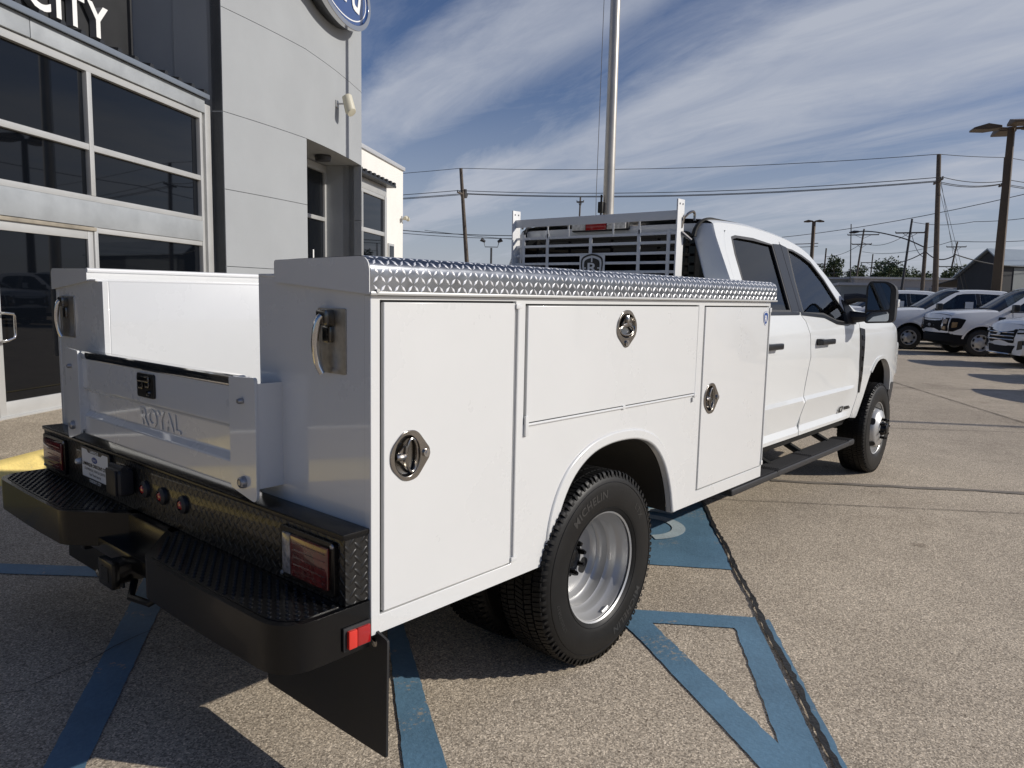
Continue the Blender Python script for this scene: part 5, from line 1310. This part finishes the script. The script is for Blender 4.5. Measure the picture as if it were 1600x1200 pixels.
    # front
    if kind == 'pickup':
        q = B(); n = 16
        def face(u, v, d): return (interp(v, [.66, .85, 1.02, 1.14], [.89, .895, .875, .825]) + .045 + .10 * (1 - (u / .95) ** 2) - d, u, v)
        q.plate(rpoly([(-.68, .71), (.68, .71), (.72, 1.09), (-.72, 1.09)], .04, 4), (), face, th=.03, grid=.18); gr = q.obj('grille', lot_black, T)
        q = B()
        for z in (.78, .85, .92, .99, 1.05):
            q.tube([face(u, z, -.008) for u in [-.64 + .16 * k for k in range(9)]], .008, 6)
        q.obj('grille_bar', lot_black, gr)
        q = B(); el = [(.105 * math.cos(t), .87 + .045 * math.sin(t)) for t in [2 * PI * i / 24 for i in range(24)]]; q.plate(el, (), lambda u, v, d: face(u, v, .0 - .016 + d), th=.012); q.obj('grille_badge', grey_print, gr)
        for sg in (-1, 1):
            hl = rpoly([(.55, .76), (.80, .70), (.895, .72), (.87, 1.03), (.80, 1.035), (.50, 1.03)], .02, 3)
            S.side(sg, 'headlight_housing', rpoly([(.56, .80), (.76, .70), (.884, .70), (.875, .90), (.825, 1.09), (.66, 1.09), (.44, 1.05)], .03, 3), lot_black, T, off=-.012, th=.03)
            q = B(); q.plate(rpoly([(sg * .68, .72), (sg * .955, .71), (sg * .955, 1.09), (sg * .70, 1.09)], .03, 3), (), lambda u, v, d: (face(u, v, d)[0] - .01, u, v), th=.04, grid=.1); q.obj('headlight', lot_black, T)
            q = B(); q.plate(rpoly([(sg * .73, .92), (sg * .93, .92), (sg * .93, 1.05), (sg * .73, 1.05)], .02, 3), (), lambda u, v, d: (face(u, v, d)[0] - .002, u, v), th=.02); q.plate(rpoly([(sg * .73, .75), (sg * .90, .75), (sg * .90, .85), (sg * .73, .85)], .02, 3), (), lambda u, v, d: (face(u, v, d)[0] - .002, u, v), th=.02); q.obj('headlight_lens', amber, T)
            S.side(sg, 'headlight_lens', rpoly([(.68, .83), (.82, .80), (.81, .97), (.66, .97)], .02, 3), amber, T, off=-.016, th=.01)
            S.side(sg, 'fender_vent', [(-.58, 1.03), (-.40, 1.05), (-.42, 1.14), (-.60, 1.14)], black_satin, T, off=-.006, th=.008)
        bp_ = rpoly([(.30, .34), (.30, .60), (.55, .62), (.98, .66), (1.03, .60), (1.02, .40), (.90, .33)], .03, 3)
        q = B(); m_ = 9; n = len(bp_); ys = [-.96 + 1.92 * k / (m_ - 1) for k in range(m_)]
        for k, y in enumerate(ys): q.v += [(u - .22 * (abs(y) / .96) ** 3 * (1 if u > .5 else 0), y, v) for u, v in bp_]
        for k in range(m_ - 1):
            for i in range(n): q.f.append([k * n + i, k * n + (i + 1) % n, (k + 1) * n + (i + 1) % n, (k + 1) * n + i]); q.m.append(0)
        q.f.append(list(range(n))); q.f.append([(m_ - 1) * n + i for i in range(n)]); q.m += [0, 0]
        q.obj('front_bumper', lot_black, T)
        q = B(); q.box(-4.9, -3.2, -.93, .93, .9, .95); q.box(tail - .02, tail + .04, -.97, .97, .5, 1.28, .02); q.box(-3.15, -3.10, -.94, .94, .6, 1.28); q.obj('cargo_bed', paint_m, T)
    else:
        def face(u, v, d): return (interp(v, [.50, .70, .85, .98], [.89, .905, .88, .82]) + .045 + .11 * (1 - (u / .95) ** 2) - d, u, v)
        q = B(); q.plate(rpoly([(-.60, .58), (.60, .58), (.68, .92), (-.68, .92)], .05, 4), (), face, th=.03, grid=.16); gr = q.obj('grille', lot_black, T)
        q = B()
        for z in (.66, .745, .83): q.tube([face(u, z, -.01) for u in [-.62 + .155 * k for k in range(9)]], .014, 6)
        q.obj('grille_bar', chrome_m, gr)
        q = B(); el = [(.09 * math.cos(t), .79 + .04 * math.sin(t)) for t in [2 * PI * i / 24 for i in range(24)]]; q.plate(el, (), lambda u, v, d: face(u, v, -.03 + d), th=.02); q.obj('grille_badge', grey_print, gr)
        for sg in (-1, 1):
            q = B(); q.plate(rpoly([(sg * .70, .80), (sg * .955, .82), (sg * .955, .93), (sg * .68, .93)], .02, 3), (), lambda u, v, d: (face(u, v, d)[0] - .004, u, v), th=.04, grid=.1); q.obj('headlight', lot_black, T)
            S.side(sg, 'headlight_housing', rpoly([(.50, .86), (.86, .80), (.84, .94), (.60, .95)], .02, 3), black_satin, T, off=-.008, th=.02)
            q = B(); q.plate(rpoly([(sg * .72, .84), (sg * .93, .85), (sg * .93, .90), (sg * .72, .90)], .02, 3), (), lambda u, v, d: (face(u, v, d)[0] + .004, u, v), th=.02); q.obj('headlight_lens', clear_lens, T)
            q = B(); q.plate(rpoly([(sg * .74, .42), (sg * .92, .46), (sg * .92, .66), (sg * .78, .64)], .02, 3), (), lambda u, v, d: (face(u, v, d)[0] - .0, u, v), th=.04); q.obj('fog_recess', black_satin, T)
        q = B(); q.plate(rpoly([(-.9, .30), (.9, .30), (.94, .56), (-.94, .56)], .05, 4), (), lambda u, v, d: (face(u, v, d)[0] - .005, u, v), th=.25, grid=.2); q.obj('front_bumper', paint_m, T)
        q = B(); q.plate(rpoly([(-.55, .33), (.55, .33), (.66, .52), (-.66, .52)], .04, 4), (), lambda u, v, d: (face(u, v, d)[0] + .008, u, v), th=.03, grid=.2); q.obj('lower_grille', lot_black, T)
        q = B(); q.tube([face(u, .315, -.015) for u in [-.5 + .125 * k for k in range(9)]], .02, 6); q.obj('skid_bar', chrome_m, T)
        S2 = B(); S2.box(tail, tail + .1, -.9, .9, .4, 1.0, .03); S2.obj('tailgate', paint_m, T)
    if kind == 'pickup':
        q = B(); q.box(-1.86, -1.62, .895, .899, 1.33, 1.56); q.obj('window_sticker', white_plain, T)
    # interior and floor
    q = B(); q.box(tail + .1, .6, -.80, .80, .28, .34); q.box(-.95, -.45, -.75, .75, .6, beltz - .02, .05)
    q.obj('cabin_floor', seat_m, T)
    for y in (-.38, .38): q = B(); q.box(-1.95, -1.5, y - .24, y + .24, .6, .95, .05); q.box(-2.1, -1.9, y - .23, y + .23, .8, 1.62, .06); q.box(-2.95, -2.75, y - .3, y + .3, .6, 1.5, .06); q.obj('seat', seat_m, T)
    return T

HD = R(122)
hf = Vector((math.cos(HD), math.sin(HD), 0)); hl_ = Vector((-hf.y, hf.x, 0))
def at_wheel(wx, wy): p = Vector((wx, wy, 0)) - hl_ * .96; return (p.x, p.y, 0)
lot_vehicle('pickup', 'parked_pickup', 'white parked pickup with only its front wheel and fender showing beside the mirror', 'pickup', at_wheel(25.41, 3.36), HD, lot_white, 'white vehicles parked in the lot row')
lot_vehicle('pickup', 'parked_pickup', 'white parked pickup with black grille and dark bumper in full view', 'pickup', at_wheel(23.73, 1.10), HD, lot_white, 'white vehicles parked in the lot row')
lot_vehicle('suv', 'parked_suv', 'white sport utility vehicle with chrome barred grille cut off by the picture edge', 'suv', (21.25, -.66, 0), HD, lot_white, 'white vehicles parked in the lot row')
lot_vehicle('pickup', 'parked_pickup', 'white parked pickup whose windshield shows behind the fender of the nearer one', 'pickup', at_wheel(27.6, 5.9), HD, lot_white, 'white vehicles parked in the lot row')
lot_vehicle('pickup', 'parked_pickup', 'white parked pickup casting the longest shadow onto the concrete', 'pickup', (14.9, -3.5, 0), HD, lot_white, 'white vehicles parked in the lot row')
lot_vehicle('suv', 'parked_suv', 'white parked sport utility vehicle casting a rounded shadow beside the row', 'suv', (18.0, -2.6, 0), HD, lot_white, 'white vehicles parked in the lot row')

# ================================================================== POLES AND WIRES
def pole(name, label, cat, base, top, r0, r1, m, group=None, n=10):
    T = thing(name, label, cat, base, 0, group)
    d = Vector(top) - Vector(base); b = B(); b.tube([(0, 0, 0), d * .5, d], [r0, (r0 + r1) / 2, r1], n); b.obj('pole', m, T)
    return T, d
def crossarm(T, d, frac, az, half, r=.07, ins=(-1, -.55, .55, 1), name='crossarm', h=.16):
    c = d * frac; a = Vector((math.cos(az), math.sin(az), 0)); b = B(); b.tube([c - a * half, c + a * half], r, 6)
    b.tube([c - a * half * .55, c - Vector((0, 0, .5))], .025, 5); b.tube([c + a * half * .55, c - Vector((0, 0, .5))], .025, 5); b.obj(name, wood_m, T)
    for k in ins:
        q = B(); q.tube([c + a * half * k, c + a * half * k + Vector((0, 0, h))], [.035, .05], 6); q.obj('insulator', dark_steel, T)
# flagpole
FP = (10.587, 5.146, 0)
T, d = pole('flagpole', 'tall tapered galvanised flagpole with a rope rising behind the rack', 'flagpole', FP, (10.587, 5.146, 16), .116, .052, pole_galv, n=20)
q = B(); q.tube([(-.16, .12, .9), (-.20, .14, 3.3), (-.10, .10, 16)], .006, 5); q.obj('rope', mat('pale_rope', (.35, .34, .32), .9), T)
q = B(); q.box(-.17, -.09, .02, .12, 3.02, 3.22, .01); q.tube([(-.13, .07, 2.9), (-.13, .07, 3.35)], .02, 6); q.obj('cleat', chassis_m, T)
# lot lights
def shoebox(T, z, az, n, ln, w, m, arm=.35):
    for k in range(n):
        a = az + 2 * PI * k / n; e = Vector((math.cos(a), math.sin(a), 0)); f = Vector((-e.y, e.x, 0)); b = B()
        vs = []
        for t, hw_, z0, z1 in ((arm, w * .42, -.02, .06), (arm + ln * .5, w * .5, -.07, .13), (arm + ln, w * .46, -.05, .01)):
            for sy in (-1, 1):
                for zz in (z0, z1): p = e * t + f * (sy * hw_); vs.append((p.x, p.y, z + zz))
        fs = []
        for i in (0, 4): fs += [[i, i + 1, i + 5, i + 4], [i + 2, i + 6, i + 7, i + 3], [i, i + 4, i + 6, i + 2], [i + 1, i + 3, i + 7, i + 5]]
        fs += [[0, 2, 3, 1], [8, 9, 11, 10]]
        b.add(vs, fs); b.tube([(0, 0, z - .02), tuple(e * arm * 1.1 + Vector((0, 0, z)))], .05, 6); b.obj('lamp_head', m, T, bevel=.01)
T = thing('lot_light', 'brown square lot light pole with four flat lamp heads', 'lamp post', (29.47, 1.68, 0))
b = B(); b.box(-.16, .16, -.16, .16, 0, 7.45, .02)
b.v = [(x * (1 - .38 * z / 7.45), y * (1 - .38 * z / 7.45), z) for x, y, z in b.v]; b.obj('pole', pole_brown, T)
shoebox(T, 7.42, R(25), 4, .85, .62, pole_brown)
b = B(); b.box(-.4, .4, -.4, .4, 0, .75, .04); b.obj('base', block_wall, T)
T = thing('lot_light', 'thin dark lot light with a flat twin head beyond the cab roof', 'lamp post', (67.57, 21.56, 0))
b = B(); b.box(-.13, .13, -.13, .13, 0, 8.5, .02); b.obj('pole', pole_brown, T); shoebox(T, 8.5, R(-70), 2, .75, .5, pole_brown, .1)
T = thing('lot_light', 'distant slim pole with two small floodlights on a bent arm', 'lamp post', (66.05, 58.92, 0))
b = B(); b.tube([(0, 0, 0), (0, 0, 7.0)], .12, 8); b.obj('pole', dark_steel, T)
e = Vector((math.sin(R(41.5)), -math.cos(R(41.5)), 0))
b = B(); b.tube([tuple(-e * .9 + Vector((0, 0, 7.7))), tuple(-e * .75 + Vector((0, 0, 7.1))), tuple(e * .75 + Vector((0, 0, 7.1))), tuple(e * .9 + Vector((0, 0, 7.7)))], .05, 6); b.obj('arm', dark_steel, T)
for k in (-1, 1):
    b = B(); c = e * (.95 * k) + Vector((0, 0, 7.85)); b.tube([tuple(c - e * .2 * k - Vector((0, 0, .15))), tuple(c + e * .3 * k + Vector((0, 0, .15)))], [.14, .26], 8); b.obj('lamp_head', dark_steel, T)
T = thing('lot_light', 'slender lot light pole throwing a thin line of shadow over the concrete', 'lamp post', (16.2, -12.2, 0))
b = B(); b.tube([(0, 0, 0), (0, 0, 9)], [.09, .05], 8); b.obj('pole', pole_brown, T); shoebox(T, 9, R(0), 2, .7, .5, pole_brown)

# utility poles
P1 = (43.6, 40.6, 0); P1t = (42.9, 41.17, 11.5); P2 = (57.6, 9.3, 0); P2t = (56.95, 9.77, 11.5); P3 = (62.3, 6.45, 0); P3t = (61.9, 6.62, 11.7)
laz = math.atan2(P2t[1] - P1t[1], P2t[0] - P1t[0])
UP = []
T, d = pole('utility_pole', 'leaning wooden utility pole beyond the annex carrying wires over the truck bed', 'utility pole', P1, P1t, .20, .13, wood_m, 'wooden utility poles'); UP.append((P1, d))
crossarm(T, d, .825, laz + PI / 2, 1.1); q = B(); q.tube([d * .80 + Vector((.3, 0, 0)), d * .86 + Vector((.3, 0, 0))], .16, 8); q.obj('transformer', dark_steel, T)
T, d = pole('utility_pole', 'tallest wooden utility pole, with guy wires, beside the brown lot light', 'utility pole', P2, P2t, .21, .14, wood_m, 'wooden utility poles'); UP.append((P2, d))
crossarm(T, d, .845, laz + PI / 2, 1.2)
q = B()
for k, (gx, gy) in enumerate(((63.5, 8.5), (65.0, 8.0), (61.0, 7.6))): q.tube([d * (.93 - .05 * k), (gx - P2[0], gy - P2[1], 0)], .013, 5)
q.obj('guy_wire', wire_m, T)
T, d = pole('utility_pole', 'wooden utility pole hiding behind the brown lot light', 'utility pole', P3, P3t, .20, .14, wood_m, 'wooden utility poles'); UP.append((P3, d)); crossarm(T, d, .845, laz + PI / 2, 1.1)
for lb, bs, tp, r0, m, arms in (
    ('far wooden pole with two stacked crossarms above the tree tops', (106.3, 29.6, 0), (106.71, 28.76, 11.2), .16, wood_m, ((.93, 1.9), (.82, 1.2))),
    ('dark slim pole with a single crossarm left of the street light pole', (86.0, 18.7, 0), (86.24, 18.11, 10.2), .15, dark_steel, ((.86, 1.35),)),
    ('slim distant pole with transformer and short crossarms near the barn', (120.8, 21.6, 0), (121.02, 20.37, 10.2), .15, wood_m, ((.93, 1.2), (.66, 1.6))),
    ('short far pole with one low arm among the trees', (143.0, 37.9, 0), (143.14, 37.62, 10.0), .15, wood_m, ((.85, 1.8),)),
    ('far pole with one crossarm peeping over the windshield', (113.0, 35.9, 0), (113.13, 35.68, 9.2), .15, wood_m, ((.75, 2.1),)),
    ('thin far pole tip rising just left of the flagpole', (59.5, 41.5, 0), (59.59, 41.35, 11.1), .11, wood_m, ((.955, .35),))):
    T, d = pole('utility_pole', lb, 'utility pole', bs, tp, r0, r0 * .7, m, 'wooden utility poles')
    for f_, hf_ in arms: crossarm(T, d, f_, R(-75), hf_, .08, ins=(-1, 1))
T, d = pole('slim_mast', 'very thin bare mast in front of the far tree line', 'mast', (76.3, 20.6, 0), (76.51, 21.15, 9.0), .07, .05, dark_steel)
# street light
T, d = pole('street_light', 'wooden street light pole with a long arm reaching left', 'street light', (67.8, 12.5, 0), (67.8, 12.54, 8.0), .17, .14, wood_m)
q = B(); q.tube(catmull([(0, .05, 6.0), (.25, 1.6, 6.75), (.5, 3.6, 7.35), (.65, 4.9, 7.55), (.72, 5.6, 7.55)], 4), .055, 6); q.obj('arm', dark_steel, T)
q = B(); q.tube([(.72, 5.5, 7.55), (.74, 5.9, 7.53), (.78, 6.3, 7.50)], [.08, .14, .06], 8); q.obj('lamp_head', dark_steel, T)

def wire(label, pts, sag, r=.018):
    P = []
    for i in range(len(pts) - 1):
        a, c = Vector(pts[i]), Vector(pts[i + 1])
        for k in range(14 if i < len(pts) - 2 else 15):
            t = k / 14; p = a.lerp(c, t); p.z -= 4 * (sag[i] if isinstance(sag, (list, tuple)) else sag) * t * (1 - t); P.append(p)
    b = B(); o = P[0].copy(); b.tube([p - o for p in P], r, 5); w = b.obj('power_line', wire_m, None, loc=o); tag(w, label, 'power line', 'overhead power lines')
def up(i, f, off=0.0):
    b_, d_ = UP[i]; a = Vector((math.cos(laz + PI / 2), math.sin(laz + PI / 2), 0)); return tuple(Vector(b_) + d_ * f + a * off + Vector((0, 0, .12)))
back1 = Vector(P1) + (Vector(P1) - Vector(P2)).normalized() * 36; fwd = Vector(P3) + (Vector(P3) - Vector(P2)).normalized() * 40
wire('topmost single wire joining the tips of the wooden poles', [(back1.x, back1.y, 11.4), up(0, .99), up(1, .99), up(2, .99), (fwd.x, fwd.y, 11.4)], [.5, .45, .05, .4], .022)
for k, (o_, lb) in enumerate(((-1.1, 'crossarm wire strung on the near end of the crossarms'), (.6, 'crossarm wire strung beside the pole tops'), (1.1, 'crossarm wire strung on the far end of the crossarms'))):
    wire(lb, [(back1.x + o_, back1.y, 9.5), up(0, .825, o_), up(1, .845, o_), up(2, .845, o_), (fwd.x + o_, fwd.y, 9.6)], [.5, .55, .25, .5], .026)
wire('lone wire sagging low behind the flagpole', [(70, 75, 10.0), (85, 40, 8.4), (70, 4.0, 10.6), (70, -8, 12)], [.8, .9, .1], .03)
wire('thick lower cable crossing the sky by the annex', [(52, 60, 8.1), (62, 40, 7.7), (76, 24, 7.2)], [.4, .5], .04)
wire('second lower cable just under the thick one', [(52, 60, 7.8), (62, 40, 7.4), (76, 24, 6.9)], [.4, .5], .03)
wire('far wire strung above the tree tops toward the street light', [(113.1, 35.7, 8.0), (106.7, 28.8, 9.4), (86.2, 18.1, 8.9), (67.8, 12.5, 5.2)], [.5, .8, .6], .03)
wire('drooping cable from the street light pole to the barn', [(113.1, 35.7, 5.6), (80, 18.4, 5.4), (67.8, 12.5, 5.7), (62.5, 9.3, 5.1), (72, 5.5, 4.6)], [.3, .3, .5, .3], .045)
wire('pair of high far wires right of the tallest pole', [(86.2, 18.1, 9.9), (75, 10.5, 8.6), (70, 2, 9.0)], [.3, .3], .025)
wire('faint far wire level with the street light arm', [(106.7, 28.8, 8.2), (75, 12, 7.0), (70, 0, 7.2)], [.6, .4], .025)

# ================================================================== FAR BUILDINGS AND TREES
T = thing('barn', 'dark board sided barn with a pale corrugated roof at the right edge', 'barn', (71.0, 7.45, 0))
K = Vector((0, 0)); gd = Vector((math.cos(R(100)), math.sin(R(100)))); ld = Vector((math.cos(R(12)), math.sin(R(12)))) * -1
ld = Vector((.25, -.97)); gd = Vector((.97, .25)) * -1
gd = Vector((.60, .80)); ld = Vector((.80, -.60))
b = B(); Wd, Ln, He, Ha = 4.6, 16, 4.7, 5.9
def P_(g_, l_, z): p = gd * g_ + ld * l_; return (p.x, p.y, z)
vs = [P_(0, 0, 0), P_(Wd, 0, 0), P_(Wd, 0, He - .9), P_(Wd * .32, 0, Ha), P_(0, 0, He), P_(0, Ln, 0), P_(Wd, Ln, 0), P_(Wd, Ln, He - .9), P_(Wd * .32, Ln, Ha), P_(0, Ln, He)]
b.add(vs, [[0, 1, 2, 3, 4], [5, 9, 8, 7, 6], [0, 4, 9, 5], [1, 6, 7, 2]]); b.obj('wall', barn_wall, T)
b = B(); b.add([P_(-.3, -.3, He - .12), P_(-.3, Ln, He - .12), P_(Wd * .32, Ln, Ha + .08), P_(Wd * .32, -.3, Ha + .08), P_(Wd + .3, -.3, He - 1.0), P_(Wd + .3, Ln, He - 1.0), P_(-.3, -.3, He), P_(-.3, Ln, He), P_(Wd * .32, Ln, Ha + .2), P_(Wd * .32, -.3, Ha + .2), P_(Wd + .3, -.3, He - .88), P_(Wd + .3, Ln, He - .88)], [[0, 1, 2, 3], [3, 2, 5, 4], [6, 9, 8, 7], [9, 10, 11, 8], [0, 6, 7, 1], [4, 5, 11, 10], [0, 3, 9, 6], [3, 4, 10, 9]]); b.obj('roof', metal_roof, T)
b = B(); b.add([P_(-.02, 1.0, 1.8), P_(-.02, 9, 1.8), P_(-.02, 9, He - .2), P_(-.02, 1.0, He - .2), P_(-.05, 1.0, 1.8), P_(-.05, 9, 1.8), P_(-.05, 9, He - .2), P_(-.05, 1.0, He - .2)], [[4, 5, 6, 7], [0, 3, 2, 1], [0, 1, 5, 4], [1, 2, 6, 5], [2, 3, 7, 6], [3, 0, 4, 7]]); b.obj('siding_panel', barn_light, T)
b = B(); b.add([P_(Wd, .2, He - 1.0), P_(Wd + 3.2, .2, He - 1.7), P_(Wd + 3.2, 6, He - 1.7), P_(Wd, 6, He - 1.0), P_(Wd, .2, He - .9), P_(Wd + 3.2, .2, He - 1.6), P_(Wd + 3.2, 6, He - 1.6), P_(Wd, 6, He - .9)], [[0, 1, 2, 3], [4, 7, 6, 5], [0, 4, 5, 1], [1, 5, 6, 2], [2, 6, 7, 3]])
b.tube([P_(Wd + 3.1, .3, 0), P_(Wd + 3.1, .3, He - 1.7)], .1, 6); b.obj('lean_to_roof', barn_wall, T)

def far_block(name, label, cat, a, c, h, depth, m, bands=()):
    T = thing(name, label, cat, (a[0], a[1], 0)); v = Vector((c[0] - a[0], c[1] - a[1])); az_ = math.atan2(v.y, v.x); T.rotation_euler = (0, 0, az_); L_ = v.length
    b = B(); b.box(0, L_, -depth, 0, 0, h); b.obj('wall', m, T)
    b = B(); b.box(-.2, L_ + .2, -depth - .2, .2, h, h + .22); b.obj('roof', coping_m, T)
    for x0, x1, z0, z1, mm in bands:
        q = B(); q.box(x0, x1, .0, .05, z0, z1); q.obj('loading_door', mm, T)
    return T
# the visible faces look toward the camera side (local +y after rotation)
far_block('warehouse', 'long low pale warehouse with roll doors in the distance', 'warehouse', (98, 13.0), (90, 24.5), 4.15, 14, block_wall, [(1.0 + 2.6 * k, 3.2 + 2.6 * k, .2, 3.2, barn_light if k % 2 else metal_roof) for k in range(5)])
far_block('warehouse', 'darker low block left of the pale warehouse', 'warehouse', (92, 25.2), (86, 36), 4.1, 12, barn_light, [(2, 5, 1.2, 3.0, barn_wall)])
far_block('shed', 'small grey flat roofed shed half hidden by the door mirror', 'shed', (70, 15.8), (68.5, 19.2), 2.95, 6, barn_light)

def tree(label, x, y, h, w, seed):
    rnd = random.Random(seed); T = thing('tree', label, 'tree', (x, y, 0), 0, 'trees on the skyline')
    b = B(); b.tube([(0, 0, 0), (.1, 0, h * .3), (0, .1, h * .55)], [.28, .2, .1], 7)
    cl = []
    for k in range(13):
        a = rnd.uniform(0, 2 * PI); rr = w * math.sqrt(rnd.random()) * .85; z = h * rnd.uniform(.42, .93); rr *= (1.1 - abs(z / h - .62) * 1.4)
        c = Vector((rr * math.cos(a), rr * math.sin(a), z)); cl.append((c, rnd.uniform(.22, .42) * w)); b.tube([(0, .05, h * .35), tuple(c * .6 + Vector((0, 0, h * .18))), tuple(c)], [.10, .05, .02], 5)
    b.obj('trunk', bark_m, T)
    q = B()
    for c, r in cl:
        for i in range(150):
            v = Vector((rnd.gauss(0, 1), rnd.gauss(0, 1), rnd.gauss(0, .75))).normalized() * r * rnd.uniform(.45, 1.05); p = c + v; s_ = rnd.uniform(.13, .26)
            u = Vector((rnd.gauss(0, 1), rnd.gauss(0, 1), rnd.gauss(0, 1))).normalized(); w_ = u.cross(Vector((rnd.gauss(0, 1), rnd.gauss(0, 1), rnd.gauss(0, 1)))).normalized()
            q.add([p - u * s_, p + w_ * s_ * .55, p + u * s_, p - w_ * s_ * .55], [[0, 1, 2, 3]])
    q.obj('crown', leaf_m, T, keep_normals=True)
for k, (lb, az_, D, h, w) in enumerate((
    ('rounded tree just over the cab windshield', 17.95, 118, 7.9, 2.3), ('broad tree left of the thin mast', 17.1, 122, 7.2, 3.2), ('low dark tree behind the door mirror', 15.9, 126, 6.2, 3.0),
    ('widest tree of the skyline, above the door mirror', 14.9, 130, 8.3, 4.2), ('flat topped tree right of the widest one', 13.75, 132, 7.0, 3.6), ('small scrubby tree left of the tallest pole', 12.85, 128, 5.6, 2.4),
    ('little sparse tree between the tallest pole and the barn', 11.45, 124, 6.0, 1.8), ('small tree close beside the barn', 10.55, 118, 6.6, 2.2), ('low bush like tree behind the warehouse', 14.3, 150, 6.8, 3.5), ('low tree behind the cab pillar', 18.8, 125, 6.8, 2.6), ('long low tree filling the gap before the widest one', 15.5, 136, 6.4, 4.2), ('pale thin tree behind the street light pole', 12.3, 140, 6.2, 3.0), ('squat tree between the flat topped one and its neighbour', 13.3, 146, 6.4, 3.4))):
    tree(lb, -1.33 + D * math.cos(R(az_)), -2.86 + D * math.sin(R(az_)), h, w, 40 + k)

for lb, x, y, a in (('small dark dead leaf lying flat on the sunlit concrete', 2.55, -2.75, .3), ('narrow curled dead leaf on the concrete near the sealed joint', 1.62, -2.72, 1.9), ('tiny dry twig scrap on the open concrete', 1.42, -2.60, 2.4)):
    b = B(); c, s_ = math.cos(a), math.sin(a); pts = []
    for k in range(7):
        t = k / 6; wv = .006 * math.sin(PI * t) + .0006
        for sg in (-1, 1): u, v = (t - .5) * .042, sg * wv; pts.append((u * c - v * s_, u * s_ + v * c, .003 + .006 * math.sin(PI * t) * (1.0 if sg > 0 else .4)))
    b.add(pts, [[2 * k, 2 * k + 1, 2 * k + 3, 2 * k + 2] for k in range(6)])
    o = b.obj('dead_leaf', mat('dead_leaf_brown', (.045, .03, .018), .8)); o.location = (x, y, .002); tag(o, lb, 'leaf', 'litter on the concrete')
